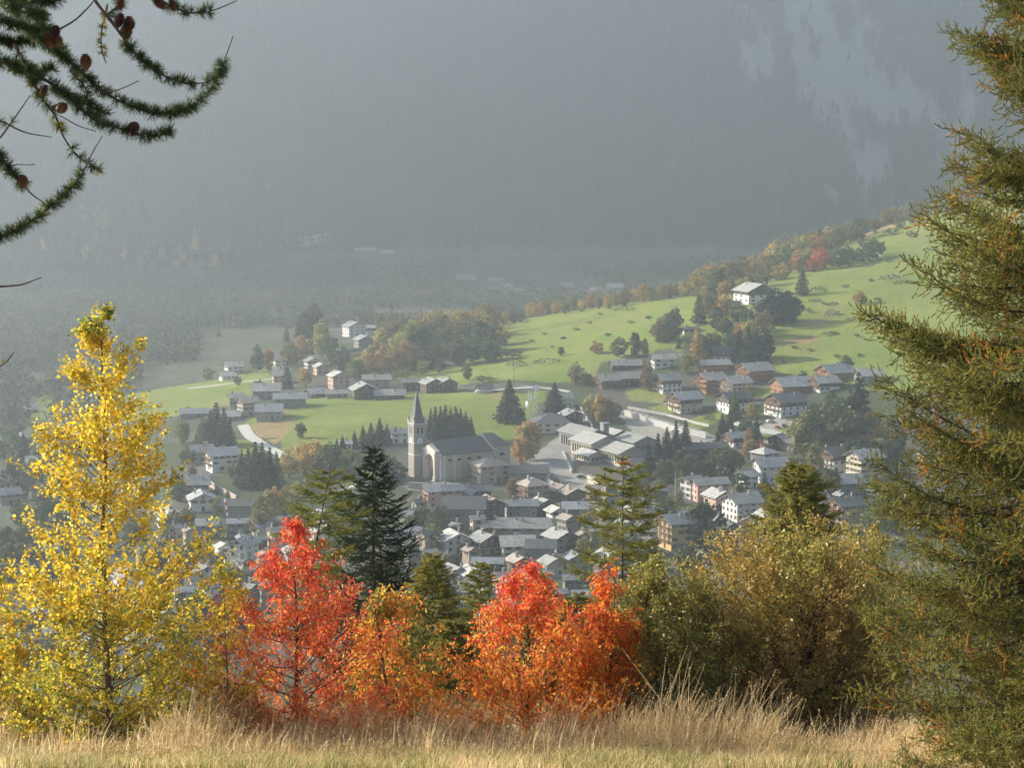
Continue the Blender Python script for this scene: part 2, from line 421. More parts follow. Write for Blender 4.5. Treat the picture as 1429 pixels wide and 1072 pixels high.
# ---------------------------------------------------------------- building materials
def roof_mat(name, c1, c2, spec=.4):
    """stone slab roof: brick courses of slabs with uneven tone"""
    if name in MATS: return MATS[name]
    m, t, b = nodes_mat(name); L = t.links.new
    tc = N(t, 'ShaderNodeTexCoord'); mp = N(t, 'ShaderNodeMapping'); L(tc.outputs['Object'], mp.inputs['Vector'])
    n1 = N(t, 'ShaderNodeTexNoise', Scale=.55, Detail=5.0, Roughness=.7); L(mp.outputs[0], n1.inputs['Vector'])
    vo = N(t, 'ShaderNodeTexVoronoi', Scale=1.3); L(mp.outputs[0], vo.inputs['Vector'])
    sp = N(t, 'ShaderNodeSeparateColor'); L(vo.outputs['Color'], sp.inputs[0])
    ad = N(t, 'ShaderNodeMath', operation='MULTIPLY_ADD'); L(sp.outputs[0], ad.inputs[0]); ad.inputs[1].default_value = .5; L(n1.outputs['Fac'], ad.inputs[2])
    rp = N(t, 'ShaderNodeValToRGB'); rp.color_ramp.elements[0].position = .4; rp.color_ramp.elements[1].position = 1.05
    rp.color_ramp.elements[0].color = (*c1, 1); rp.color_ramp.elements[1].color = (*c2, 1); L(ad.outputs[0], rp.inputs['Fac'])
    oi = N(t, 'ShaderNodeObjectInfo'); mr = N(t, 'ShaderNodeMapRange'); mr.inputs['To Min'].default_value = .8; mr.inputs['To Max'].default_value = 1.2; L(oi.outputs['Random'], mr.inputs['Value'])
    mx = N(t, 'ShaderNodeVectorMath', operation='SCALE'); L(rp.outputs['Color'], mx.inputs[0]); L(mr.outputs[0], mx.inputs['Scale'])
    L(mx.outputs[0], b.inputs['Base Color']); b.inputs['Roughness'].default_value = .6; b.inputs['Specular IOR Level'].default_value = spec
    bp = N(t, 'ShaderNodeBump', Strength=.5, Distance=.08); L(ad.outputs[0], bp.inputs['Height']); L(bp.outputs[0], b.inputs['Normal'])
    MATS[name] = m; return m
ROOF = {'g': roof_mat('grey slate', (.19, .187, .175), (.35, .345, .32)), 'd': roof_mat('dark slate', (.062, .064, .068), (.125, .125, .12)),
        'b': roof_mat('blue grey slate', (.17, .18, .188), (.29, .30, .31)), 'r': roof_mat('brown slate', (.24, .19, .155), (.42, .34, .28)),
        'l': roof_mat('pale slate', (.27, .265, .245), (.47, .46, .42)), 't': noisy('teal sheet roof', (.10, .17, .18), (.14, .21, .22), 2, .5)}
WALL = {'W': noisy('white plaster', (.62, .60, .56), (.76, .74, .70), .6, objrand=.08), 'C': noisy('cream plaster', (.50, .44, .33), (.62, .55, .42), .6, objrand=.1),
        'Y': noisy('yellow plaster', (.56, .40, .17), (.64, .47, .22), .6), 'S': noisy('grey stone', (.20, .19, .175), (.36, .34, .31), 1.6, objrand=.15, bump=.3),
        'T': noisy('tan stone', (.33, .26, .19), (.48, .39, .29), 1.2, objrand=.1, bump=.2), 'B': noisy('brown timber', (.10, .06, .035), (.17, .105, .06), .9, stretch=(1, 1, 7), objrand=.2),
        'D': noisy('dark timber', (.045, .035, .028), (.085, .066, .05), .9, stretch=(1, 1, 7), objrand=.2), 'O': noisy('orange timber', (.30, .125, .05), (.42, .19, .08), .9, stretch=(1, 1, 7), objrand=.1),
        'P': noisy('pink plaster', (.52, .33, .26), (.62, .41, .33), .6)}
TRIM = noisy('pale trim', (.55, .5, .45), (.68, .63, .57), 1.5)
DTRIM = noisy('brown trim', (.09, .055, .035), (.15, .09, .055), 2)
GLASS = noisy('window pane', (.02, .024, .028), (.045, .05, .055), .3, rough=.08, spec=.6, objrand=.4)
CONC = noisy('pale concrete', (.42, .40, .37), (.56, .54, .50), .5)
ASPH = noisy('pale asphalt', (.22, .215, .205), (.30, .29, .27), .4)
RAILW = noisy('balcony timber', (.16, .085, .045), (.27, .15, .085), 1.5)

def window_mesh(shut):
    b = MB(); w_, h_ = 1.05, 1.35
    for s in (-1, 1): b.box((s * (w_ / 2 + .05), .04, h_ / 2), (.1, .1, h_ + .2), TRIM)
    b.box((0, .04, -.05), (w_, .1, .1), TRIM); b.box((0, .04, h_ + .05), (w_, .1, .1), TRIM)
    b.box((0, .015, h_ / 2), (w_, .05, h_), GLASS); b.box((0, .05, h_ / 2), (.06, .04, h_), TRIM)
    if shut:
        for s in (-1, 1): b.box((s * (w_ / 2 + .38), .035, h_ / 2), (.52, .07, h_), DTRIM)
    return b.mesh('window')
WIN = [window_mesh(0), window_mesh(1)]          # outward is +y
_cb = MB(); _cb.box((0, 0, .7), (.75, .6, 2.4), WALL['S']); _cb.box((0, 0, 2.0), (1.0, .85, .14), ROOF['g']); _cb.box((.25, 0, 1.98), (.1, .5, .2), WALL['S'])
CHIM = _cb.mesh('chimney')
_db = MB(); _db.box((0, .03, 1.0), (1.1, .1, 2.1), DTRIM); _db.box((0, .05, 1.55), (.7, .1, .7), GLASS)
DOOR = _db.mesh('door')

def gable_roof(b, L, W, H, ov, pitch, mat, th=.28, cx=0, cy=0, og=None):
    """two slabs along local x"""
    og = ov if og is None else og
    rise = math.tan(pitch); hw = W / 2 + ov
    for s in (-1, 1):
        z0, z1 = H - ov * rise, H + W / 2 * rise
        prof = [(cy + s * hw, z0), (cy, z1), (cy, z1 + th), (cy + s * hw, z0 + th)]
        b.prism(prof, 'x', cx - L / 2 - og, cx + L / 2 + og, mat)
def gable_walls(b, L, W, z0, H, pitch, mat, cx=0, cy=0):
    r = W / 2 * math.tan(pitch)
    b.prism([(cy - W / 2, z0), (cy + W / 2, z0), (cy + W / 2, H), (cy, H + r), (cy - W / 2, H)], 'x', cx - L / 2, cx + L / 2, mat)

def put_window(parent, face, u, z, L, W, sh, mesh=None, name='window'):
    o = obj(name, mesh or WIN[sh], parent)
    if face == '-x': o.location = (-L / 2, u, z); o.rotation_euler = (0, 0, R(90))
    elif face == '+x': o.location = (L / 2, u, z); o.rotation_euler = (0, 0, R(-90))
    elif face == '-y': o.location = (u, -W / 2, z); o.rotation_euler = (0, 0, R(180))
    else: o.location = (u, W / 2, z)
    return o

def house(px, py, wpx, yaw, st, wall, roof, fl, label, name='house', group='houses of the valley village', cat='house', lr=None):
    base = at(px, py); Y = base[1]; a = R(yaw + (((px * 37 + py * 11) % 17) - 8 if py > 685 else 0))
    lr = lr or (1.7 if 'L' in fl else (1.0 if 'Q' in fl else 1.05))
    app = wpx * (1.2 if py > 685 else 1.08) * Y / FPX
    W = app / (lr * abs(math.cos(a)) + abs(math.sin(a))); L = lr * W
    W = max(W - 1.3, 3.6); L = max(L - 1.3, 4.0)
    dep = (L * abs(math.sin(a)) + W * abs(math.cos(a))) / 2
    c = base[:2] * (1 + dep / math.hypot(*base[:2]))
    ca, sa = math.cos(a), math.sin(a)
    zs = [hz(c[0] + i * L / 2 * ca - j * W / 2 * sa, c[1] + i * L / 2 * sa + j * W / 2 * ca) for i in (-1, 1) for j in (-1, 1)]
    z0 = min(base[2] + .3, np.mean(zs) + .5) if 'U' not in fl else base[2]
    h = empty(name, (c[0], c[1], z0), a, label, cat, group)
    rr = np.random.default_rng(int(px * 7 + py * 13))
    Hh = 2.6 * st; pitch = R(25)
    low, up = WALL[wall[0]], WALL[wall[-1]]
    zsplit = 2.55 * max(1, st - 1) if len(wall) > 1 else 0
    b = MB(); deep = min(zs) - z0 - 1.0
    hip = 'h' in fl
    if len(wall) > 1:
        b.box((0, 0, (deep + zsplit) / 2), (L, W, zsplit - deep), low)
        if hip: b.box((0, 0, (zsplit + Hh) / 2), (L + .06, W + .06, Hh - zsplit), up)
        else: gable_walls(b, L + .1, W + .1, zsplit, Hh, pitch, up)
    else:
        if hip: b.box((0, 0, (deep + Hh) / 2), (L, W, Hh - deep), low)
        else: gable_walls(b, L, W, deep, Hh, pitch, low)
    b.build('wall', h)
    b = MB(); ov = 1.15 if W > 6 else .6
    if hip:
        x, y = L / 2 + ov, W / 2 + ov; t = math.tan(pitch); rz = Hh + min(x, y) * t; rl = max(x - y, 0.01)
        e = [(-x, -y, Hh), (x, -y, Hh), (x, y, Hh), (-x, y, Hh)]; p, q = (-rl, 0, rz), (rl, 0, rz)
        for f in ([e[0], e[1], q, p], [e[2], e[3], p, q], [e[1], e[2], q], [e[3], e[0], p], e[::-1]): b.poly([(u[0], u[1], u[2] + .02) for u in f], ROOF[roof])
    else:
        gable_roof(b, L, W, Hh + .02, ov, pitch, ROOF[roof])
        for s in (-1, 1):        # barge boards, purlin ends
            for k in (-1, 1):
                b.prism([(s * (W / 2 + ov), Hh - ov * math.tan(pitch) - .12), (0, Hh + W / 2 * math.tan(pitch) - .12), (0, Hh + W / 2 * math.tan(pitch) + .1), (s * (W / 2 + ov), Hh - ov * math.tan(pitch) + .1)], 'x', k * (L / 2 + ov + .01), k * (L / 2 + ov + .09), DTRIM)
    ro = b.build('roof', h)
    nchim = 0 if 'n' in fl else (2 if W > 7.5 else 1)
    for k in range(nchim):
        cx = (rr.random() - .5) * L * .7; cy = (rr.choice([-1, 1])) * W * rr.uniform(.05, .28)
        cz = Hh + (W / 2 - abs(cy)) * math.tan(pitch) - .3
        o = obj('chimney', CHIM, ro); o.location = (cx, cy, cz); q = rr.uniform(.8, 1.25); o.scale = (q, q, q)
    if 'n' not in fl or 'w' in fl:
        tocam = -c / np.linalg.norm(c)
        nrm = {'-x': (-ca, -sa), '+x': (ca, sa), '-y': (sa, -ca), '+y': (-sa, ca)}
        far = Y > 1130; sh = int(rr.random() < .5)
        for f, n_ in nrm.items():
            if n_[0] * tocam[0] + n_[1] * tocam[1] < -.05: continue
            wd = W if 'x' in f else L
            nw = max(1, min(4 if not far else 3, int(wd / 2.9)))
            bal = 'b' in fl and f == '-x'
            for k in range(st):
                for i in range(nw):
                    if rr.random() < .12: continue
                    u = (i + .5) / nw * wd - wd / 2 + rr.uniform(-.15, .15)
                    if k == 0 and i == nw // 2 and f in ('-x', '-y') and not far:
                        put_window(h, f, u, .05, L + .12, W + .12, 0, DOOR, 'door'); continue
                    put_window(h, f, u, k * 2.6 + .95, L + .12, W + .12, sh)
            if 'x' in f and W > 7.5 and not hip and not far: put_window(h, f, 0, Hh + .15, L + .12, W + .12, 0)
            if bal:
                for k in range(1, st + (1 if W > 8 and not hip else 0)):
                    bb = MB(); z = k * 2.6 + .3; bw = W * (.92 if k < st else .5)
                    bb.box((-L / 2 - .65, 0, z), (1.2, bw, .14), RAILW); bb.box((-L / 2 - 1.22, 0, z + .95), (.1, bw, .12), RAILW)
                    nb = int(bw / .32)
                    for i in range(nb + 1): bb.box((-L / 2 - 1.22, -bw / 2 + i * bw / nb, z + .5), (.06, .16, .8), RAILW)
                    for s in (-1, 1): bb.box((-L / 2 - .68, s * (bw / 2 - .04), z + .5), (1.0, .06, .75), RAILW)
                    bb.build('balcony', h)
    return h

# px, py (foot of the wall nearest the camera), width in photo pixels, ridge turn, storeys, walls, roof, flags, label
HOUSES = [
 (634,775,46,112,2,'W','l','','white gabled house with sunlit pale roof right of the dark spruce'),
 (678,776,44,115,2,'SD','g','','dark stone house with moss-streaked sunlit roof behind the small pink roofed house'),
 (656,790,24,120,2,'T','r','','narrow house with pink-brown sunlit roof beside the white gabled house'),
 (681,808,42,4,2,'BD','b','L','brown timber house with smooth blue-grey roof above the young larch'),
 (722,782,44,6,2,'C','g','','cream plastered house with flat grey roof above the crimson treetop'),
 (755,785,36,3,2,'S','d','n','low dark slate house joined to the right of the cream plastered house'),
 (783,772,46,114,2,'S','l','','stone house with brightest white roof slope left of the sparse larch'),
 (803,792,34,110,1,'S','b','','small annex with bluish roof below the brightest white roof'),
 (731,756,66,2,2,'S','g','L','broad long grey slab roof in the middle of the old village'),
 (684,732,40,112,3,'B','r','','tall brown gabled house with pinkish roof below the stone palace'),
 (757,722,32,116,2,'B','l','','narrow house with steep sunlit white slope behind the broad slab roof'),
 (776,733,28,116,2,'W','l','','small white walled house with two stepped bright roof strips'),
 (792,745,30,118,2,'S','r','','stone house with tan sunlit roof strip right of the stepped white roofs'),
 (727,724,42,2,2,'S','b','L','blue-grey roofed house behind the broad slab roof'),
 (711,722,18,40,1,'W','l','Qhn','tiny white pyramid roof between blue-grey roofs'),
 (743,705,44,32,3,'T','r','Qhb','square brown house with pale hipped roof and sunlit balconies'),
 (736,676,56,4,2,'S','d','L','long dark roofed house directly right of the palace'),
 (779,702,36,118,2,'S','r','','first of two twin gables with tan roofs under the car park'),
 (798,707,36,118,2,'B','r','','second of two twin gables with tan roofs under the car park'),
 (812,728,46,2,2,'S','b','L','long grey-blue roofed house left behind the sparse larch top'),
 (608,712,34,24,3,'P','b','b','blue-grey roofed house with pink-red sunlit gable below the church porch'),
 (630,711,30,24,3,'P','b','b','house with crimson-shaded balconies right of the pink-red gable'),
 (645,708,30,70,2,'S','b','','small grey gabled house below the church nave'),
 (664,702,40,3,2,'D','d','L','low dark brown roof directly in front of the palace'),
 (608,738,56,2,2,'S','d','Ln','long dark shed-like stone house below the pink gabled houses'),
 (648,737,50,4,3,'S','d','n','tall dim stone house with pale roof edge left of the brown gable'),
 (634,822,40,114,2,'W','l','','white house with broad sunlit roof behind the tall young larch'),
 (658,824,38,116,2,'C','l','','cream house with dormer in its sunlit roof above the young larch tip'),
 (642,848,42,4,2,'W','b','','pale blue shaded house lowest beside the yellow-green larch'),
 (701,829,30,28,2,'P','r','','small pink walled cottage with tan roof left of the crimson treetop'),
 (724,806,34,118,2,'B','r','b','timber house with stacked sunlit balconies behind the crimson treetop'),
 (694,872,52,4,2,'S','b','L','long blue-grey roof low behind the red trees'),
 (806,832,40,4,2,'S','b','L','house with dark blue roof between the red trees and sparse larch'),
 (770,808,34,112,2,'C','l','','cream gable half hidden by the crimson treetop'),
 (842,760,36,4,2,'S','g','','grey roofed house seen through the sparse larch branches'),
 (850,800,40,112,2,'W','l','','white gabled house seen under the sparse larch boughs'),
 (905,760,32,4,2,'S','b','','blue-grey roofed house left of the yellow house'),
 (900,800,36,114,2,'S','d','','dark gabled house low between the sparse larch and the bronze bush'),
 (888,722,30,118,1,'S','l','','low house with bright roof right of the sparse larch top'),
 (310,660,50,24,3,'W','b','b','white chalet with dark timber pattern on its gable beside the round firs'),
 (280,646,42,20,2,'T','g','','pinkish brown house half behind the timber patterned chalet'),
 (268,694,48,16,2,'S','b','','blue-grey roofed house touching the yellow aspen at its right edge'),
 (338,724,46,3,2,'S','d','Ln','long dim stone barn above the striped pole'),
 (336,750,36,4,2,'S','b','L','low blue-grey roof right behind the striped pole'),
 (340,792,40,66,3,'W','g','','house with zigzag white eaves left of the red tree'),
 (312,786,28,112,2,'W','l','','small house with sunlit roof between the aspen and the striped pole'),
 (454,762,44,114,2,'W','l','','white gable with bright slope between the red tree and the spruce'),
 (282,716,40,112,2,'W','l','','white sunlit house just right of the aspen crown'),
 (238,740,40,110,2,'W','l','','white roofed house seen through the right side of the aspen'),
 (290,752,30,4,2,'S','g','','small grey house below the sunlit house right of the aspen'),
 (40,578,30,20,1,'S','b','','faint low house in the haze left of the aspen top'),
 (30,628,34,110,2,'S','b','','faint hazy house at the left picture edge beside the aspen'),
 (12,706,36,20,2,'S','b','','lower faint house at the left picture edge'),
 (52,660,34,14,2,'S','g','','dim house in shade halfway down the left picture edge'),
 (110,625,30,110,2,'S','g','','hazy gable hidden behind the upper aspen crown'),
 (180,830,46,112,2,'W','b','','white roofed house showing right of the aspen trunk'),
 (228,885,44,114,2,'W','l','','bright roofed house low right of the aspen trunk'),
 (286,822,44,112,2,'W','b','','blue-white house between the aspen and the red tree'),
 (262,850,40,20,2,'S','b','L','long blue roofed house low between aspen and red tree'),
 (60,790,46,16,2,'S','b','','blue-grey house behind the left half of the aspen'),
 (100,860,50,112,2,'W','b','','shaded white gable behind the lower aspen crown'),
 (20,880,46,20,2,'S','d','','dark house low at the left picture edge behind yellow leaves'),
 (196,940,60,12,2,'C','b','L','long cream house lowest behind the aspen trunk'),
 (120,930,50,114,2,'S','b','','grey gable lowest left of the aspen trunk'),
 (326,523,30,24,2,'W','l','','upper of two white roofed houses on the left field edge'),
 (317,531,26,24,1,'W','l','','lower of two white roofed houses on the left field edge'),
 (395,514,30,14,2,'W','g','','topmost of three stacked pale roofs in the hamlet'),
 (392,524,26,14,1,'W','l','','middle of three stacked pale roofs in the hamlet'),
 (391,536,26,14,2,'P','g','','lowest of three stacked pale roofs in the hamlet'),
 (436,516,26,112,2,'W','g','','pale house behind the yellow-green tree of the hamlet'),
 (448,524,24,112,2,'P','l','','pink plastered house right of the yellow-green hamlet tree'),
 (473,544,34,112,3,'P','l','','tall pink fronted gabled house at the hamlet centre'),
 (525,542,40,10,2,'T','g','L','long roofed house with chimneys behind the dark gabled barn'),
 (508,558,42,105,2,'D','g','','dark timber barn gable facing the meadow in the hamlet'),
 (544,558,42,5,1,'D','g','L','long low dark house right of the timber barn'),
 (441,556,34,30,1,'D','l','','low house with pale roof left of the hamlet meadow edge'),
 (470,556,32,8,1,'S','l','L','low pale roof between the barn and the pink gabled house'),
 (405,570,46,8,2,'S','b','L','long blue-grey roofed house above the hamlet road'),
 (372,558,40,5,2,'S','g','','grey slate roof at the upper left of the hamlet road'),
 (346,582,34,30,3,'T','r','Q','tan ruined stone house with terrace above the curving road'),
 (376,588,38,5,2,'S','b','','blue-grey barn roof next to the tan ruin'),
 (330,568,24,12,2,'S','g','Q','grey stone tower house left of the tan ruin'),
 (272,584,42,8,1,'S','b','L','dim low roof behind the round firs on the left'),
 (322,588,28,6,1,'S','g','','small grey roof between the round firs and the tan ruin'),
 (576,546,32,8,2,'D','g','L','house with pale roof left of the triple gabled house'),
 (603,549,36,112,2,'D','g','','left gable of the dark triple gabled house above the steeple'),
 (622,548,34,112,2,'D','g','','right gable of the dark triple gabled house above the steeple'),
 (494,470,34,116,3,'W','b','','large pale far building beyond the hamlet trees'),
 (508,485,30,112,2,'S','b','','grey gable below the large pale far building'),
 (467,494,20,10,1,'W','l','','small white roof among trees beyond the hamlet'),
 (516,462,24,8,1,'S','l','L','flat pale roof beside the orange wood edge'),
 (558,620,28,8,2,'W','b','','grey-white house just left of the church tower'),
 (482,628,22,12,1,'W','l','','low white house behind the fir row left of the tower'),
 (676,549,24,14,1,'W','d','','small white building with brown bank right of the hamlet'),
 (785,570,30,12,2,'W','g','b','white house beside the antenna masts'),
 (797,594,34,110,2,'D','g','','dark timber barn below the white house by the masts'),
 (768,606,54,6,2,'C','d','h','cream house with dark hipped roof right of the orange tree'),
 (849,544,38,18,2,'B','g','b','brown chalet with pale lower roof left edge of the upper quarter'),
 (879,541,34,8,2,'D','g','','dark brown chalet with flat slate roof beside tall round tree'),
 (873,516,42,4,1,'B','g','L','long reddish roofed house at the meadow foot'),
 (930,514,44,10,2,'W','g','L','white walled house with wide stepped roof below the meadow grove'),
 (932,550,38,20,3,'WB','g','b','half timbered chalet with white ground floor above the road'),
 (956,578,48,26,3,'CB','b','b','large chalet with sunlit balcony front above the retaining wall'),
 (992,550,44,24,3,'O','g','b','red-orange timber chalet in the middle of the upper quarter'),
 (996,522,44,12,2,'O','g','L','long house with two chimneys behind the red-orange chalet'),
 (1027,555,44,26,3,'C','g','b','cream chalet with grey roof right of the red-orange chalet'),
 (1053,537,50,24,3,'O','g','b','orange brick-coloured chalet at the foot of the meadow'),
 (1008,505,36,14,2,'WD','d','','dark roofed chalet with white base below the fir grove'),
 (964,466,24,6,1,'W','d','L','low white house with brown roof among the hill trees'),
 (1017,462,24,8,1,'S','g','n','hidden grey roof among the trees under the hill chalet'),
 (1052,424,54,112,3,'WD','l','','big dark hill chalet with bright roof alone on the slope'),
 (1019,432,26,8,1,'D','d','','small dark shed just below the big hill chalet'),
 (1024,578,48,24,3,'WD','d','','dark brown chalet with white corner by the drooping fir'),
 (1096,583,58,26,3,'WB','d','b','big white chalet with dark windows and stacked balconies'),
 (1104,553,54,16,2,'O','b','','blue-grey roofed chalet with red gable behind the big white chalet'),
 (1165,534,54,24,2,'O','b','b','chalet with orange gable highest at the right meadow edge'),
 (1150,548,42,22,2,'WB','g','b','chalet with white balcony below the highest right chalet'),
 (1212,538,38,10,2,'S','g','','grey house half behind the right larch at the meadow edge'),
 (1027,626,34,28,2,'WB','b','b','small chalet with white and wood front beside conical firs'),
 (968,642,50,4,2,'B','d','L','long dark brown roof right of the village school'),
 (1000,640,30,8,2,'S','d','','grey house at the right end of the long brown roof'),
 (1086,628,32,60,2,'SD','g','','dark timber chalet with stone base left of a second dark chalet'),
 (1113,634,42,112,2,'D','d','','second dark timber chalet with white base strip'),
 (1066,650,40,40,2,'S','l','h','house with pale hipped roof left of light green trees'),
 (1075,676,50,12,3,'W','b','','white house with blue-grey roof behind the small fir'),
 (1042,682,34,30,2,'W','l','','white stepped house with outdoor stairs left of the small fir'),
 (1166,660,54,30,3,'WB','d','b','chalet with deep white lit gable right of light green trees'),
 (1206,672,52,26,4,'C','g','','tall cream apartment house beside the right larch'),
 (965,698,32,28,3,'W','g','','white gabled house left of the pink house'),
 (990,702,48,8,3,'P','g','L','pink house with long brown roof'),
 (1003,712,40,112,2,'P','l','','gable with brightest sunlit roof in front of the pink house'),
 (1036,730,52,30,3,'W','g','','white house with big tan-grey roof below the pink house'),
 (946,770,52,28,4,'Y','b','b','tall yellow house with blue roof above the bronze bush'),
 (1026,772,30,70,2,'P','d','','small pink gable just above the bronze bush'),
 (976,788,30,112,1,'S','g','','low grey roof poking out above the bronze bush'),
 (958,730,26,12,1,'W','b','','small pale house behind the yellow house'),
 (1181,734,46,24,3,'P','d','b','red-pink chalet above the bronze bush near the right larch'),
 (1180,692,44,20,2,'S','b','','grey house with blue shade between the cream house and pink chalet'),
 (1232,700,40,6,1,'C','g','L','low cream wall-like house beside the right larch'),
 (1296,652,44,14,2,'W','b','','blue-white house glimpsed through the right larch'),
 (1290,706,50,10,2,'W','b','L','long white house glimpsed low through the right larch'),
 (1270,600,36,22,2,'S','g','','grey house glimpsed high through the right larch'),
 (1138,712,30,14,2,'W','g','','white house behind the upper bronze bush'),
 (412,792,34,112,2,'W','l','','white house just behind the red tree top'),
 (560,770,44,10,2,'S','b','','blue roofed house hidden right behind the spruce'),
 (585,712,24,20,1,'S','d','','small dark shed below the church steps'),
]
for row in HOUSES: house(*row)
FARH = [(392,338,24,10),(402,341,20,100),(418,336,20,12),(425,344,22,110),(437,334,18,10),(452,331,20,8),(433,342,20,14),(446,340,18,10),
        (193,354,20,8),(645,392,40,6),(691,394,20,8),(712,404,24,110),(722,412,28,10),(838,408,30,6),(858,404,26,8),(790,402,22,8),(509,352,30,6),(540,356,22,8)]
FW = ['first','second','third','fourth','fifth','sixth','seventh','eighth','ninth','tenth','eleventh','twelfth','thirteenth','fourteenth','fifteenth','sixteenth','seventeenth','eighteenth','nineteenth','twentieth']
FW += ['twenty-' + q for q in FW[:9]] + ['thirtieth'] + ['thirty-' + q for q in FW[:9]] + ['fortieth'] + ['forty-' + q for q in FW[:9]] + ['fiftieth'] + ['fifty-' + q for q in FW[:9]] + ['sixtieth']+ ['sixty-' + q for q in FW[:9]]
for i, (px, py, wp, yw) in enumerate(sorted(FARH)):
    house(px, py, wp * .9, yw, 1, 'S', 'g', 'n' + ('L' if wp > 28 else ''), 'pale roofed house far across the hazy valley, %s from the left' % FW[i], group='far houses across the valley', name='far_house')
wh = house(408, 452, 56, 4, 2, 'S', 't', 'nL', 'long teal roofed sports hall in the haze beyond the hamlet', name='sports_hall', cat='hall', group=None, lr=1.6)

# infill: the closely packed roofs between the houses above, in rows down the slope
def infill():
    r = np.random.default_rng(44); used = [(q[0], q[1], q[2]) for q in HOUSES] + [(650, 655, 130), (684, 672, 60), (852, 640, 120)]
    rows = [(704, [(585, 600), (830, 880), (900, 1000), (1100, 1180)], 'level with the palace'), (728, [(575, 900), (905, 950), (1080, 1200)], 'in first row below palace'),
            (750, [(300, 460), (570, 930), (990, 1100)], 'in second row below palace'), (772, [(225, 460), (570, 930), (1040, 1100)], 'in third row below palace'),
            (796, [(200, 440), (575, 930)], 'in fourth row below palace'), (822, [(180, 440), (600, 900)], 'in fifth row below palace'),
            (850, [(160, 380), (600, 880)], 'in sixth row below palace'), (880, [(30, 360), (600, 860)], 'in seventh row below palace'), (915, [(20, 340), (620, 780)], 'in the lowest row')]
    wn = {'W': 'white', 'C': 'cream', 'S': 'stone', 'B': 'brown', 'D': 'dark', 'T': 'tan'}; rn = {'l': 'pale', 'g': 'grey', 'b': 'blue-grey', 'd': 'dark', 'r': 'tan'}
    for py, spans, where in rows:
        row = []
        for a, b in spans:
            x = a
            while x < b:
                y = py + r.uniform(-6, 6); wp = r.uniform(18, 29) * (1 + (py - 700) / 700)
                if all(abs(x - u) > (wp + w_) * .42 or abs(y - v) > 13 + (py - 700) * .03 for u, v, w_ in used):
                    row.append((x, y, wp)); used.append((x, y, wp)); x += wp * .95
                else: x += 5
        for i, (x, y, wp) in enumerate(row):
            wl = r.choice(list('CSSSBBDDT')); rf = r.choice(list('gggbbdrrl')); yw = r.choice([4, 12, 22, 27, 38, 70, 108, 116, 124, 150])
            house(x, y, wp, float(yw), int(r.choice([2, 2, 3])), str(wl), str(rf), r.choice(['', '', 'b']), '%s house with %s roof %s, %s from left' % (wn[wl], rn[rf], where, FW[i]))
infill()
# ---------------------------------------------------------------- mid-distance trees
BARK = noisy('bark', (.055, .042, .032), (.12, .095, .075), 3, stretch=(1, 1, .3), bump=.4)
BARKG = noisy('grey bark', (.16, .15, .12), (.27, .25, .2), 3, stretch=(1, 1, .3), bump=.4)
FOL = foliage('tree_foliage', 'object', transl=.3, spec=.08)

def cards(P, S, r, up=.35, k=4, asp=1.0):
    """random leaf-clump quads at points P with half sizes S"""
    n = len(P)
    d = r.normal(size=(n, 3)); d /= np.linalg.norm(d, axis=1, keepdims=True)
    e = np.cross(d, r.normal(size=(n, 3))); e /= np.linalg.norm(e, axis=1, keepdims=True)
    S = np.asarray(S)[:, None] if np.ndim(S) else S
    a = d * S * asp; b = e * S
    V = np.stack([P - a, P + b * .8 + a * .1, P + a, P - b * .8 + a * .1], 1).reshape(-1, 3)
    F = np.arange(4 * n).reshape(-1, 4)
    return V, F

def broad_proto(seed, squash=1.0, col_=1.0, dens=1.0):
    """unit-height round crown: clumps spread through an uneven volume; plus a trunk with limbs"""
    r = np.random.default_rng(seed)
    nb = int(52 * dens); C_ = []
    for i in range(nb):
        while True:
            p = r.uniform(-1, 1, 3)
            if .25 < np.linalg.norm(p) < 1: break
        z = .52 + p[2] * .47
        wd = .36 * squash * (1.0 - .45 * max(0, p[2]) ** 1.5) * (1 if p[2] > -.5 else .85)
        C_.append((p[0] * wd, p[1] * wd, z, r.uniform(.07, .125)))
    P = []; S = []; T = []
    for c in C_:
        m = 26
        q = r.normal(size=(m, 3)); q /= np.linalg.norm(q, axis=1, keepdims=True)
        q *= (c[3] * r.uniform(.55, 1.1, (m, 1)))
        P.append(np.array(c[:3]) + q); S.append(r.uniform(.028, .052, m)); T.append(np.tile(r.uniform(.72, 1.25) * np.array([r.uniform(.92, 1.08), 1, r.uniform(.9, 1.1)]), (m, 1)) * r.uniform(.85, 1.15, (m, 1)))
    V, F = cards(np.concatenate(P), np.concatenate(S), r)
    crown = mesh_np('crown', V, F, FOL, tint=np.concatenate(T))
    tb = [tube_np(np.array([(0, 0, -.06), (.006, 0, .2), (-.006, .008, .45), (0, 0, .72)]), np.array([.022, .017, .011, .003]), 6)]
    for i in range(8):
        c = C_[i * 3]; z0 = r.uniform(.18, .42)
        tb.append(tube_np(np.array([(0, 0, z0), (c[0] * .5, c[1] * .5, z0 + (c[2] - z0) * .6), c[:3]]), np.array([.009, .006, .002]), 4))
    V, F = join(tb)
    return crown, mesh_np('trunk', V, F, BARK, smooth=True)

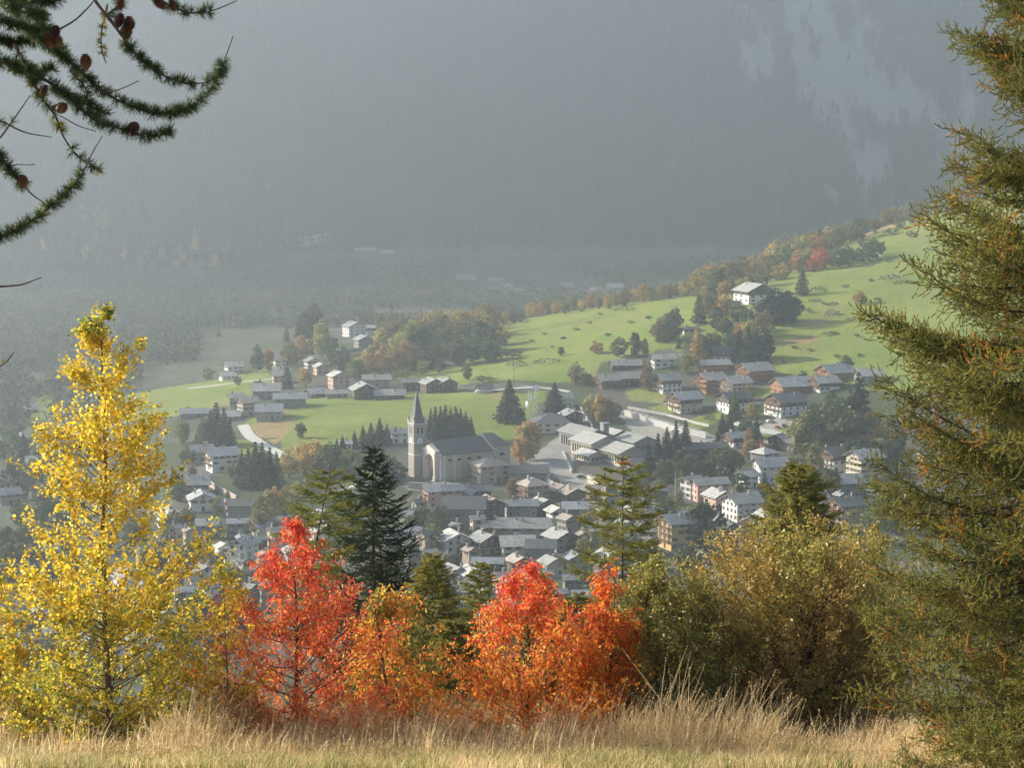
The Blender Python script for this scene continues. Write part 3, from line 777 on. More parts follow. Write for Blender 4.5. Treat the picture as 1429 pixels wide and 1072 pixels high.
def conifer_proto(seed, wid=.2, rows=15, droop=.35, gap=.0, dens=1.0):
    """unit-height fir: whorls of drooping boughs built of many needle sprays"""
    r = np.random.default_rng(seed); P = []; S = []; T = []
    for i in range(rows):
        f = i / (rows - 1); z = .08 + .9 * f ** .95
        R0 = wid * (1 - f) ** .85 + .012
        nb = max(4, int(14 * dens * (1 - f * .55)))
        for k in range(nb):
            if r.random() < gap: continue
            a = 2 * math.pi * k / nb + i * 1.3 + r.uniform(-.25, .25); L_ = R0 * r.uniform(.7, 1.15)
            m = max(3, int(9 * (1 - f) + 3)); t = np.linspace(.12, 1, m)
            zz = z - droop * L_ * t ** 1.4 + .05 * L_ * np.maximum(t - .7, 0)
            p = np.stack([np.cos(a) * L_ * t, np.sin(a) * L_ * t, zz], 1) + r.normal(scale=.008, size=(m, 3))
            P.append(p); S.append(np.full(m, .026 + .014 * (1 - f)) * r.uniform(.8, 1.2, m)); T.append(np.full((m, 3), 1.0) * r.uniform(.7, 1.3))
    P.append(np.stack([np.zeros(6), np.zeros(6), np.linspace(.9, 1.0, 6)], 1)); S.append(np.full(6, .012)); T.append(np.ones((6, 3)))
    V, F = cards(np.concatenate(P), np.concatenate(S), r, asp=1.3)
    crown = mesh_np('crown', V, F, FOL, tint=np.concatenate(T))
    V, F = tube_np(np.array([(0, 0, -.08), (0, 0, .4), (0, 0, .96)]), np.array([.018, .011, .002]), 6)
    return crown, mesh_np('trunk', V, F, BARK, smooth=True)

PROTO = {'b': [broad_proto(40 + i, s) for i, s in enumerate((1.0, 1.15, .85, 1.0, 1.25))],
         't': [broad_proto(60 + i, .62) for i in range(3)],
         'c': [conifer_proto(70 + i, w_) for i, w_ in enumerate((.27, .31, .23))],
         'l': [conifer_proto(80 + i, .24, 15, .1, .1, .9) for i in range(3)],
         'w': [conifer_proto(88 + i, .44, 17, .3, 0, 1.3) for i in range(2)],
         's': [broad_proto(90 + i, 1.7, dens=.8) for i in range(3)]}
TC = {'spruce': (.040, .054, .034), 'green': (.125, .145, .06), 'olive': (.25, .225, .08), 'gold': (.50, .38, .11), 'orange': (.47, .28, .10), 'red': (.50, .13, .08),
      'yellow': (.55, .44, .09), 'larch': (.22, .21, .07), 'brown': (.27, .215, .105), 'light': (.24, .25, .08), 'pink': (.38, .24, .16)}
TKIND = {'b': 'tree', 't': 'tree', 'c': 'fir', 'l': 'larch', 's': 'bush', 'w': 'fir'}
TCNT = 0
def tree(px, py, hpx, kind, color, name, label, group=None, maxY=1800, pos=None):
    global TCNT
    TCNT += 1; r = np.random.default_rng(TCNT * 3 + 1)
    p = at(px, py, maxY) if pos is None else pos
    h = hpx * p[1] / FPX
    cr, tk = PROTO[kind][int(r.integers(len(PROTO[kind])))]
    e = empty(name, (p[0], p[1], p[2]), r.uniform(0, 6.28), label, TKIND[kind], group)
    q = h * r.uniform(.96, 1.04); wv = q * r.uniform(.9, 1.12); e.scale = (wv, wv, q) if kind != 's' else (wv * 1.25, wv * 1.25, q * .75)
    c = obj('crown', cr, e); k = np.array(TC[color]) * r.uniform(.88, 1.14, 3) ** np.array([1, 1, .5]); c.color = (*k, 1)
    obj('trunk', tk, e)
    return e
NM = {'spruce': 'dark', 'green': 'green', 'olive': 'olive green', 'gold': 'gold', 'orange': 'orange', 'red': 'red', 'yellow': 'yellow', 'larch': 'yellow-green', 'brown': 'brown', 'light': 'light green', 'pink': 'pinkish'}
NN = {'b': 'round tree', 't': 'tall narrow tree', 'c': 'fir', 'l': 'larch', 's': 'bush'}
ON = {'b': 'broadleaf_tree', 't': 'broadleaf_tree', 'c': 'fir_tree', 'l': 'larch_tree', 's': 'bush', 'w': 'fir_tree'}
def grove(where, items, group, maxY=1800):
    """a row of trees; each label carries the tree's own colour, kind and its rank from the left within that row"""
    items = sorted(items)
    for i, (px, py, h, kind, color) in enumerate(items):
        only = len(items) == 1
        tree(px, py, h, kind, color, ON[kind], '%s %s %s%s' % (NM[color], NN[kind], where, '' if only else ', %s from left' % FW[i]), group, maxY)

# firs behind and beside the church
grove('in the fir row behind the church nave', [(601,612,40,'c','spruce'),(608,614,46,'c','spruce'),(615,612,44,'c','spruce'),(622,614,48,'c','spruce'),(629,612,44,'c','spruce'),(636,612,46,'c','spruce'),(643,611,42,'c','spruce'),(650,609,36,'c','spruce'),(657,607,26,'c','spruce')], 'firs behind the nave')
grove('in the fir row left of the church tower', [(470,632,20,'c','spruce'),(478,628,22,'c','spruce'),(495,625,26,'c','spruce'),(507,624,30,'c','spruce'),(518,622,34,'c','spruce'),(530,620,38,'c','spruce'),(540,621,30,'c','spruce'),(552,619,24,'c','spruce')], 'firs left of the tower')
for a in [(711,588,60,'w','spruce','large dark fir alone on the left meadow beside the antenna masts'),(774,578,46,'w','spruce','dark fir just right of the antenna masts'),
          (736,642,58,'b','orange','large orange tree at the right end of the church nave'),(727,648,44,'b','gold','golden tree tucked below the orange tree by the nave'),
          (803,536,32,'b','olive','round olive tree at the foot of the big meadow'),(819,538,20,'b','green','small dark round tree beside the olive meadow tree'),
          (833,494,20,'b','orange','small orange tree alone in the upper meadow'),(783,497,14,'b','green','tiny dark green tree alone in the upper meadow'),
          (651,530,22,'b','olive','small round tree right of the triple gabled house'),
          (1198,424,20,'b','orange','small orange-red tree alone high on the right meadow'),(1206,424,13,'b','green','small green bush beside the lone orange tree'),
          (1119,412,42,'l','green','tall loose dark pine beside the big hill chalet'),(1145,378,34,'b','red','bright pink-red tree in the hill hedge'),(1133,380,20,'b','red','small red bush left of the pink-red tree'),
          (973,505,52,'l','orange','tall orange larch above the upper quarter'),(958,522,34,'b','light','yellow-green round tree left of the orange larch'),
          (420,612,24,'b','green','dark round tree alone on the left meadow'),(904,545,38,'t','brown','tall brown-green tree between two upper chalets'),
          (361,518,0,'b','green','') ,(1196,632,112,'c','spruce','tallest dark fir at the right end of the village'),
          (1045,640,40,'t','orange','orange tree in the right half of the village'),(1105,668,38,'b','light','light green round tree left of a taller one'),(1137,672,56,'t','light','tall light green tree beside the white lit chalet gable'),
          (985,768,68,'b','spruce','large dark round tree behind the yellow house'),(1008,780,46,'t','green','green round topped tree right of the large dark tree'),
          (1066,706,46,'c','spruce','small dark fir before the white blue-roofed house'),(1025,585,44,'c','green','drooping grey-green fir before the dark chalet'),
          (426,540,30,'b','yellow','round yellow-green tree in the middle of the hamlet'),(401,543,40,'c','spruce','slim dark fir in the hamlet beside the yellow-green tree'),
          (1249,640,60,'b','green','green tree half behind the right larch')]:
    if a[2]: tree(a[0], a[1], a[2], a[3], a[4], ON[a[3]], a[5])
grove('in the round clump above the timber patterned chalet', [(283,622,44,'c','green'),(294,626,52,'c','spruce'),(303,624,62,'c','spruce'),(313,626,56,'c','spruce'),(321,622,40,'c','green')], 'hazy firs on the left')
grove('in the dark clump right of the timber patterned chalet', [(338,676,50,'c','spruce'),(347,680,56,'c','spruce'),(357,682,66,'c','spruce'),(367,682,64,'c','spruce'),(377,680,56,'c','spruce'),(386,676,46,'c','green')], 'dark fir clump on the left')
grove('below the left meadow', [(403,668,44,'b','gold'),(412,660,40,'b','gold'),(424,662,48,'b','gold'),(438,664,48,'b','gold'),(450,668,46,'b','olive'),(462,664,44,'b','green'),(490,668,42,'b','light'),(478,662,36,'b','olive')], 'yellowing trees below the left meadow')
grove('left of the leaning larch', [(372,742,56,'b','olive'),(382,728,50,'b','orange'),(398,726,54,'b','olive'),(410,712,40,'b','gold'),(424,700,34,'b','olive'),(360,752,46,'b','brown')], 'autumn trees behind the leaning larch')
grove('at the foot of the church tower', [(534,666,36,'b','spruce'),(544,670,34,'b','green'),(554,674,30,'b','spruce'),(524,664,36,'b','spruce')], 'dark trees below the tower')
grove('in the autumn wood', [(500,528,30,'b','olive'),(512,524,36,'b','gold'),(522,516,44,'b','olive'),(530,524,34,'t','orange'),(536,504,48,'b','gold'),(545,518,42,'b','orange'),(548,500,50,'b','brown'),(556,512,48,'b','gold'),(566,518,40,'t','orange'),(572,502,52,'b','olive'),(580,514,34,'b','olive'),(584,492,54,'b','olive'),(594,500,52,'b','green'),(600,486,54,'b','gold'),(606,512,36,'b','green'),(612,492,54,'b','olive'),(620,502,46,'b','green'),(624,478,48,'b','gold'),(632,494,48,'b','olive'),(638,510,38,'b','green'),(644,476,48,'b','gold'),(650,494,46,'b','green'),(660,506,42,'b','green'),(664,474,46,'b','gold'),(672,494,48,'b','green'),(678,462,38,'b','olive'),(682,506,36,'b','green'),(690,492,40,'b','green'),(692,466,34,'b','brown'),(562,530,24,'s','olive'),(614,520,22,'b','green'),(590,524,22,'b','light')], 'autumn wood between hamlet and meadow')
grove('on the upper left meadow', [(701,482,32,'b','yellow'),(694,502,18,'s','brown'),(716,500,18,'s','green'),(672,534,14,'s','olive'),(684,534,12,'s','olive')], 'bushes of the upper left meadow')
xs = list(range(704, 965, 12)); cc = ['gold','brown','olive','gold','orange','olive']
cr = lambda x: float(np.interp(x, [700, 740, 800, 860, 905, 960, 1000, 1040, 1100, 1160, 1220, 1300, 1345], [455, 442, 434, 428, 418, 412, 402, 388, 366, 342, 318, 300, 292]))
grove('on the lower meadow crest', [(x, cr(x) + (i * 7 % 5) - 1, 17 + (i * 5 % 9), 'b', cc[(i * 7) % 6]) for i, x in enumerate(xs)], 'trees along the lower meadow crest', 1560)
xs = list(range(966, 1186, 9)); cc = ['olive','gold','olive','brown','green','gold','olive','orange']
grove('in the upper crest belt', [(x, cr(x) + 3 + (i * 7 % 5), 30 + (i * 11 % 12), 'b', cc[(i * 5) % 8]) for i, x in enumerate(xs)], 'tall trees along the upper meadow crest', 1560)
grove('before the upper crest belt', [(x, cr(x) + 16 + (i * 13 % 9), 26 + (i * 7 % 9), 'b', cc[(i * 3 + 1) % 8]) for i, x in enumerate(range(985, 1130, 13))], 'lower row before the upper crest belt', 1560)
grove('on the high right crest', [(1190,318,24,'b','gold'),(1197,338,36,'b','green'),(1208,322,20,'b','olive'),(1220,326,24,'b','brown'),(1236,304,24,'b','brown'),(1246,306,28,'b','olive'),(1258,304,20,'b','gold'),(1270,312,30,'b','brown'),(1280,300,24,'b','olive'),(1292,302,18,'b','olive'),(1305,298,20,'b','gold'),(1318,300,22,'b','olive'),(1330,298,22,'b','orange'),(1342,296,20,'b','olive')], 'trees on the high right crest', 1640)
grove('below the pink-red tree', [(1160,372,22,'b','brown'),(1172,374,28,'b','green'),(1184,372,30,'b','green'),(1196,368,24,'b','olive'),(1206,366,34,'b','green'),(1218,362,30,'b','green'),(1230,356,20,'b','olive'),(1255,320,20,'b','olive'),(1244,328,14,'s','green'),(1270,330,12,'s','brown')], 'hedge below the pink-red tree', 1640)
grove('around the big hill chalet', [(975,452,42,'l','green'),(985,442,34,'b','olive'),(998,438,26,'b','olive'),(1010,440,28,'b','gold'),(1000,462,36,'b','green'),(1012,470,30,'b','green'),(1030,452,32,'b','green'),(1044,462,34,'b','green'),(1058,452,30,'b','green'),(1072,448,36,'t','green'),(1084,452,48,'b','spruce'),(1096,450,46,'t','spruce'),(1108,450,38,'b','spruce'),(1066,470,36,'b','olive')], 'trees around the hill chalet')
grove('in the grove below the hill chalet', [(918,478,30,'b','brown'),(928,476,38,'b','brown'),(939,476,44,'b','green'),(947,486,20,'c','green'),(985,500,36,'b','green'),(998,498,38,'b','olive'),(1032,478,30,'b','orange'),(1046,480,34,'b','gold'),(1032,500,44,'c','spruce'),(1044,506,50,'c','spruce'),(1056,506,48,'c','spruce'),(1066,504,42,'b','spruce'),(1020,490,30,'b','green')], 'grove below the hill chalet')
grove('at the meadow edge above the brown chalets', [(864,498,28,'b','green'),(886,498,34,'t','green'),(899,498,26,'t','olive')], 'trees above the brown chalets')
grove('between the antenna masts and the school', [(823,574,26,'b','gold'),(828,586,38,'b','olive'),(838,590,40,'t','gold'),(848,590,34,'b','olive'),(857,585,26,'b','brown')], 'autumn trees above the school')
grove('beyond the hamlet', [(405,512,36,'b','olive'),(422,506,38,'b','orange'),(430,494,58,'t','green'),(441,492,64,'t','green'),(449,500,52,'t','gold'),(461,505,40,'b','green'),(474,518,36,'b','green'),(496,530,30,'b','light'),(514,458,32,'b','green'),(530,468,30,'t','olive'),(545,462,28,'t','olive'),(359,520,36,'t','green'),(376,518,32,'t','orange'),(332,538,14,'b','green'),(361,546,18,'b','green'),(290,530,20,'b','olive'),(420,480,24,'b','green'),(400,478,26,'c','green'),(560,466,26,'b','olive'),(585,460,26,'b','olive'),(612,452,22,'b','olive')], 'hazy trees beyond the hamlet', 2300)
grove('right of the school', [(905,668,52,'c','spruce'),(918,662,56,'c','spruce'),(930,652,58,'c','spruce'),(943,646,60,'c','spruce'),(956,640,54,'c','spruce'),(925,682,44,'b','green'),(940,676,40,'b','green'),(955,672,46,'b','green'),(968,668,30,'b','green'),(950,690,36,'l','larch'),(895,690,40,'b','green'),(882,700,44,'b','green')], 'shaded trees right of the school')
grove('in the right quarter', [(1008,618,44,'c','spruce'),(1018,612,40,'c','spruce'),(1055,628,52,'c','spruce'),(1040,612,30,'b','green'),(1000,668,46,'b','green'),(1013,676,56,'t','green'),(1022,664,40,'b','olive'),(985,672,34,'b','green'),(1062,638,26,'b','red'),(1078,640,24,'b','green'),(1046,560,24,'b','olive'),(1048,582,20,'b','gold'),(990,588,14,'s','olive'),(1035,690,30,'b','green')], 'trees in the right quarter')
grove('in the large right clump', [(1122,640,62,'b','light'),(1130,626,56,'b','olive'),(1142,640,72,'b','green'),(1153,630,76,'b','green'),(1164,640,82,'b','green'),(1175,632,78,'t','green'),(1184,644,72,'b','green'),(1206,640,62,'b','green'),(1216,636,66,'t','olive'),(1228,646,60,'b','olive'),(1172,650,50,'b','spruce'),(1190,656,44,'b','green'),(1158,606,60,'t','green'),(1120,535,20,'b','green'),(1182,520,24,'b','green'),(1172,522,18,'b','green')], 'large tree clump below the right meadow')
grove('among the lower right houses', [(1150,700,48,'b','green'),(1160,694,40,'b','spruce'),(1124,700,40,'b','green'),(1222,740,40,'b','green'),(1238,744,62,'b','green'),(1252,740,44,'b','olive'),(1215,690,24,'b','green'),(968,728,26,'b','light'),(948,716,34,'t','light'),(1010,746,26,'b','green'),(1046,772,40,'b','green'),(1060,770,36,'b','green'),(955,762,30,'b','green'),(1085,760,50,'b','green'),(1010,800,50,'b','green'),(960,810,54,'b','green'),(900,730,40,'b','green'),(1120,740,50,'b','green'),(1200,760,54,'b','olive'),(1270,720,50,'b','green'),(1300,740,60,'b','green'),(1320,690,50,'b','green'),(1260,680,44,'b','green'),(1290,620,44,'b','olive'),(1330,630,50,'b','green'),(930,735,44,'b','green'),(918,748,36,'b','green')], 'trees among the lower right houses')
grove('among the old roofs', [(650,756,22,'b','light'),(664,750,26,'b','olive'),(612,756,50,'b','green'),(604,772,40,'b','light'),(672,752,16,'b','green'),(760,768,14,'s','green'),(795,722,22,'b','brown'),(826,736,30,'b','brown'),(840,728,26,'b','olive'),(776,765,16,'b','green'),(700,716,18,'b','green'),(690,708,20,'b','brown'),(716,700,34,'t','brown'),(720,846,30,'b','green'),(672,840,34,'b','green'),(690,905,50,'b','green'),(640,890,56,'b','green'),(730,890,50,'b','green'),(600,850,56,'b','green'),(620,800,34,'b','light'),(700,795,22,'b','green'),(745,745,16,'s','green'),(716,772,14,'s','green'),(590,745,40,'b','green'),(575,760,44,'b','green'),(820,780,40,'b','olive'),(648,776,24,'b','green'),(700,752,22,'b','olive'),(742,776,24,'b','green'),(768,724,18,'b','brown'),(720,800,26,'b','olive'),(660,836,30,'b','light'),(750,822,30,'b','green'),(690,756,18,'t','gold'),(625,730,24,'b','olive'),(800,770,26,'b','green'),(780,800,30,'b','olive'),(640,800,26,'t','green'),(710,842,30,'b','olive'),(835,810,44,'b','green'),(870,770,44,'b','green'),(880,800,50,'b','green'),(760,842,24,'b','green')], 'trees among the old village roofs')
grove('on the left valley side', [(20,612,30,'b','green'),(50,600,20,'b','olive'),(70,640,34,'c','green'),(92,650,36,'b','green'),(15,660,36,'c','green'),(45,690,36,'b','green'),(75,700,40,'b','green'),(28,735,38,'b','green'),(8,770,40,'b','green'),(48,765,36,'b','green'),(255,620,36,'b','olive'),(262,650,30,'b','green'),(246,700,40,'b','green'),(262,735,30,'b','green'),(300,740,34,'c','green'),(306,720,28,'b','light'),(300,800,36,'b','green'),(330,830,40,'b','green'),(360,820,36,'b','green'),(250,790,34,'b','green'),(205,800,34,'b','green'),(215,850,36,'b','green'),(170,880,40,'b','green'),(30,840,40,'b','green'),(80,830,40,'b','green'),(10,925,44,'b','green'),(60,900,40,'b','green'),(150,770,34,'b','green'),(110,720,34,'b','green'),(90,585,14,'s','olive'),(318,705,24,'c','green'),(8,640,50,'b','green'),(34,655,50,'c','spruce'),(60,672,54,'b','green'),(20,700,56,'b','spruce'),(62,735,56,'b','green'),(36,790,60,'b','green'),(90,770,56,'b','spruce'),(12,820,60,'b','green'),(64,850,64,'b','green'),(240,760,50,'b','green'),(190,770,50,'b','green'),(225,820,54,'b','spruce'),(270,800,50,'b','green'),(275,885,60,'b','green'),(240,920,60,'b','green'),(320,880,60,'b','green'),(267,668,22,'b','pink'),(322,668,24,'b','pink')], 'hazy trees on the left valley side')
FARC = ['larch', 'olive', 'gold', 'green', 'light']
ft = [(115,312,26),(128,318,24),(137,316,30),(146,320,28),(60,352,24),(72,356,28),(84,354,24),(134,338,20),(147,344,22),(120,362,22),(135,366,24),(150,364,22),(205,364,20),(215,360,26),(225,366,24),(196,380,24),(212,384,22),(240,372,20),(250,364,22),(272,356,36),(284,352,40),(296,352,36),(308,356,32),(268,380,26),(300,382,28),(316,376,26),(328,372,22),(280,396,20),(318,458,18),(326,456,20),(336,458,18),(280,472,16),(305,470,16)]
grove('low on the far mountain', [(x, y, h, 'l' if i % 3 else 't', FARC[(i * 3) % 5]) for i, (x, y, h) in enumerate(ft)], 'faint trees low on the far mountain', 4600)
grove('glowing low on the far mountain', [(173,364,16,'t','orange'),(246,378,16,'b','gold'),(254,368,16,'b','orange'),(288,378,12,'b','red'),(117,310,14,'t','orange')], 'bright dots low on the far mountain', 4600)
# hedge heaps and stone heaps on the meadow
HEAP = noisy('hedge heap', (.13, .12, .08), (.25, .22, .16), 1.5)
def heap(px, py, wpx, hpx, label):
    p = at(px, py); k = p[1] / FPX; L_ = wpx * k; h = hpx * k
    r = np.random.default_rng(int(px)); n = int(60 + L_ * 9)
    t = r.uniform(-1, 1, n); P = np.stack([t * L_ / 2, r.normal(scale=1.1, size=n), h * np.sqrt(np.maximum(0, 1 - t ** 2)) * r.uniform(.1, 1.0, n)], 1)
    V, F = cards(P, r.uniform(.25, .6, n), r)
    e = tag(obj('hedge_heap', mesh_np('hedge_heap', V, F, FOL, tint=r.uniform(.7, 1.3, (n, 1)) * np.ones((n, 3)))), label, 'hedge', 'hedge heaps on the big meadow')
    e.location = p; e.rotation_euler = (0, 0, r.uniform(-.15, .35)); e.color = (*np.array((.16, .14, .09)) * r.uniform(.8, 1.2), 1)
for a in [(874,434,34,6,'grey-brown hedge heap at the upper meadow edge right of the crest belt'),(1243,390,34,8,'largest grey hedge heap high on the right meadow'),(1262,396,30,6,'lower grey hedge heap touching the largest one'),
          (1142,408,26,9,'brown hedge heap right of the tall loose pine'),(1138,421,20,5,'thin hedge heap under the brown one by the pine'),(1163,426,16,5,'small flat hedge heap left of the lone orange tree'),
          (1163,440,26,8,'dark hedge heap with pale post on the right meadow'),(1232,446,24,6,'hedge heap on the terrace line below the lone orange tree'),(1160,467,28,5,'long low dark hedge heap on the mid right meadow'),
          (1210,372,22,4,'thin hedge heap below the pink-red tree hedge'),(765,508,46,9,'long brown hedge on the terrace step of the upper left meadow'),(722,512,36,9,'rounded brown hedge left end of the terrace step'),(730,452,24,8,'grey-green hedge heap near the crest above the terrace'),
          (786,473,9,3,'tiny dark heap in the middle of the upper meadow'),(1087,508,20,8,'grey bush heap right of the orange brick-coloured chalet'),(1300,350,24,6,'grey hedge heap beside the right larch near the top of the meadow')]: heap(*a)

r_ = np.random.default_rng(61)
grove('along the village lanes', [(int(x), int(y), int(h), 's', str(k)) for x, y, h, k in zip(r_.uniform(590, 900, 26), r_.uniform(700, 850, 26), r_.uniform(9, 16, 26), r_.choice(['green', 'olive', 'green', 'light', 'brown'], 26))], 'hedge bushes along the village lanes')
grove('scattered on the big meadow', [(x, y, h, 's', k) for x, y, h, k in [(742,478,7,'brown'),(760,468,6,'green'),(804,462,7,'olive'),(848,470,8,'green'),(822,452,6,'brown'),(880,452,7,'olive'),(905,446,8,'green'),(936,440,7,'brown'),(1090,432,8,'olive'),(1104,452,7,'green'),(1128,436,9,'brown'),(1150,426,7,'green'),(1186,448,8,'brown'),(1196,470,7,'olive'),(1214,456,8,'green'),(1130,490,7,'brown'),(1168,500,8,'olive'),(1200,498,7,'green'),(1108,486,6,'green'),(1226,420,8,'olive'),(1180,402,8,'brown'),(1240,366,8,'green'),(1268,366,9,'brown'),(1216,394,7,'green'),(770,486,6,'olive'),(838,440,6,'green')]], 'tiny shrubs on the big meadow', 1640)
# ---------------------------------------------------------------- the church
CHP = noisy('church plaster', (.42, .35, .26), (.52, .44, .33), .35, objrand=.03)
CHL = noisy('church pale stone', (.62, .55, .47), (.74, .67, .59), .8)
CHK = noisy('church pink wall', (.50, .33, .25), (.58, .40, .31), .5)
TOW = noisy('tower stone', (.26, .235, .20), (.40, .365, .31), 1.2, bump=.3)
DARK = noisy('dark opening', (.02, .018, .016), (.035, .03, .028), 1)
GREY = noisy('grey metal', (.30, .31, .32), (.42, .43, .44), 2, rough=.5)
WHITEM = noisy('white metal', (.72, .72, .72), (.82, .82, .82), 2, rough=.45)
CLK = noisy('clock dial', (.75, .74, .70), (.82, .81, .78), 1)

def arch_prof(w_, h_, n=12, z0=0.0):
    r_ = w_ / 2
    return [(-r_, z0), (r_, z0)] + [(r_ * math.cos(t), h_ - r_ + r_ * math.sin(t)) for t in np.linspace(0, math.pi, n)]
def half_prof(r_, n=12): return [(r_ * math.cos(t), r_ * math.sin(t)) for t in np.linspace(0, math.pi, n)]

def church():
    corner = at(617, 672); A = R(33); ca, sa = math.cos(A), math.sin(A)
    L_, W_, Hh = 37.0, 18.0, 12.5
    # local frame: x along the nave (to the right and away), facade at x=0, near wall at y=0
    e = empty('church', corner, A, 'pale church nave with dark slate roof and tall arched porch', 'church')
    b = MB(); b.prism([(0, -3), (W_, -3), (W_, Hh), (W_ / 2, Hh + 5.2), (0, Hh)], 'x', 0, L_ - 9, CHP)
    b.box((L_ - 4.5, W_ / 2, (Hh + 1.2 - 3) / 2), (9, W_ + 1.6, Hh + 1.2 + 3), CHP)
    for i in range(6): b.box((1.2 + i * 5.4, -.12, Hh / 2 - 1.5), (.7, .35, Hh + 2.6), CHL if i < 2 else CHP)
    b.box((14.5, -.2, Hh - .25), (29, .5, .4), CHP); b.box((14.5, -.16, 1.0), (29, .42, .5), CHP)
    b.build('wall', e)
    b = MB()
    gable_roof(b, L_ - 9, W_, Hh + .03, .8, math.atan(5.2 / (W_ / 2)), ROOF['d'], .35, (L_ - 9) / 2, W_ / 2, .4)
    z = Hh + 1.25; x0, x1 = L_ - 9.6, L_ + .7; y0, y1 = -1.5, W_ + 1.5; rz = z + 5.4
    p, q = (x0 + .1, W_ / 2, rz), (x1 - 4, W_ / 2, rz)
    for f in ([(x0, y0, z), (x1, y0, z), q, p], [(x1, y0, z), (x1, y1, z), q], [(x1, y1, z), (x0, y1, z), p, q], [(x0, y1, z), (x0, y0, z), p], [(x0, y0, z), (x0, y1, z), (x1, y1, z), (x1, y0, z)]): b.poly(f, ROOF['d'])
    b.build('roof', e)
    for i, x in enumerate((4, 9.4, 14.8, 20.2)):
        o = MB(); o.prism(half_prof(1.25), 'y', -.02, .12, DARK); o.prism([(u * 1.2, v * 1.2) for u, v in half_prof(1.25)], 'y', .06, .2, CHL)
        w_ = o.build('window', e); w_.location = (x, -.14, Hh - 3.4)
    o = MB(); o.prism(half_prof(1.7), 'y', -.02, .12, DARK); o.prism([(u * 1.15, v * 1.15) for u, v in half_prof(1.7)], 'y', .06, .2, CHL)
    w_ = o.build('window', e); w_.location = (L_ - 4.5, -.94, Hh - 3.0)
    # porch standing before the facade
    PW_, PD, PH_ = 11.8, 2.4, 13.5; yc = W_ / 2 - 1.0
    b = MB()
    for s in (-1, 1):
        b.box((-PD / 2, yc + s * (PW_ / 2 - .9), PH_ / 2 - .5), (PD, 1.8, PH_ + 1), CHL)
        b.box((-PD - .12, yc + s * (PW_ / 2 - .9), PH_ / 2 - .4), (.3, 1.1, PH_ - .2), CHL)
        b.box((-PD - .2, yc + s * (PW_ / 2 - .9), 1.0), (.5, 2.0, 2.0), CHL)
    ar = arch_prof(PW_ - 3.6, PH_ - 1.4, 14)[2:]
    for i in range(len(ar) - 1):
        (u0, v0), (u1, v1) = ar[i], ar[i + 1]
        b.prism([(yc + u0, v0), (yc + u0, PH_), (yc + u1, PH_), (yc + u1, v1)], 'x', -PD, 0, CHL)
    b.box((-PD / 2, yc, PH_ + .25), (PD + .7, PW_ + .8, .5), CHL)
    b.prism([(yc - PW_ / 2 - .4, PH_ + .5), (yc + PW_ / 2 + .4, PH_ + .5), (yc, PH_ + 3.0)], 'x', -PD - .3, -.1, CHL)
    b.build('porch', e)
    b = MB(); b.prism([(yc + u, v) for u, v in arch_prof(PW_ - 3.7, PH_ - 1.5, 14)], 'x', -.25, -.05, CHK); b.build('porch_back_wall', e)
    b = MB(); b.prism([(yc + u, v) for u, v in arch_prof(2.6, 5.0, 10, .2)], 'x', -.42, -.27, DTRIM); b.build('door', e)
    b = MB()
    for k in range(5): b.box((-PD - 1.2 - .3 * (4 - k), yc, -.9 + k * .17), (3.0 + .6 * (4 - k) - 1.5, PW_ + 3 - k * .4, .6), CHL)
    b.build('steps', e)
    b = MB(); b.box((-.3, .9, 4.5), (.9, 1.6, 11), CHL); b.box((-.35, 3.2, 4.5), (.6, .9, 11), CHK); b.box((-.3, W_ - .9, 4.5), (.9, 1.6, 11), CHL)
    b.box((-.3, W_ / 2, Hh - .2), (.8, W_ + .4, .6), CHL); b.build('facade_pilasters', e)
    # bell tower behind the left corner of the nave
    Y = corner[1] + 13
    tx = ray(582, 600)[0] * Y
    e = empty('bell_tower', (tx, Y, hz(tx, Y)), R(28), 'square stone bell tower with dark pointed spire and clock left of the nave', 'tower')
    z0 = e.location.z; S = 6.3; top = pt(581, 590, Y)[2] - z0; apex = pt(582, 543, Y)[2] - z0
    b = MB(); b.box((0, 0, top / 2 - 1.5), (S, S, top + 3), TOW)
    for zz in (top * .42, top * .64, top - .25): b.box((0, 0, zz), (S + .5, S + .5, .4), CHL)
    b.build('shaft', e)
    b = MB(); h = S / 2 + .2; n = 8
    R0 = [( -h, -h), (h, -h), (h, h), (-h, h)]
    lo = [(x, y, top - .04) for x, y in R0]; mid = [(x * .62, y * .62, top + (apex - top) * .22) for x, y in R0]
    for i in range(4):
        j = (i + 1) % 4; b.poly([lo[i], lo[j], mid[j], mid[i]], ROOF['d']); b.poly([mid[i], mid[j], (0, 0, apex)], ROOF['d'])
    b.poly(lo[::-1], ROOF['d']); sp = b.build('spire', e)
    b = MB(); b.tube([(0, 0, apex - .3), (0, 0, apex + 1.6)], .09, GREY); b.box((0, 0, apex + 1.0), (.9, .12, .14), GREY); b.build('cross', sp)
    for i, (x, y) in enumerate(R0):
        b = MB(); b.box((x * .88, y * .88, top + .7), (.8, .8, 1.5), CHL); b.prism([(y * .88 - .45, top + 1.45), (y * .88 + .45, top + 1.45), (y * .88, top + 2.7)], 'x', x * .88 - .45, x * .88 + .45, CHK); b.build('pinnacle', e)
    for rz, nm in ((0, 'f'), (90, 'r'), (180, 'b'), (270, 'l')):
        for u in (-1.1, 1.1):
            b = MB(); b.prism([(x, z) for x, z in arch_prof(1.3, 3.4, 8)], 'y', -S / 2 - .06, -S / 2 + .1, DARK); b.prism([(x * 1.28, z * 1.07 - .1) for x, z in arch_prof(1.3, 3.4, 8)], 'y', -S / 2 - .03, -S / 2 + .08, CHL)
            o = b.build('belfry_opening', e); o.rotation_euler = (0, 0, R(rz)); o.location = (u * math.cos(R(rz)), u * math.sin(R(rz)), top - 5.0)
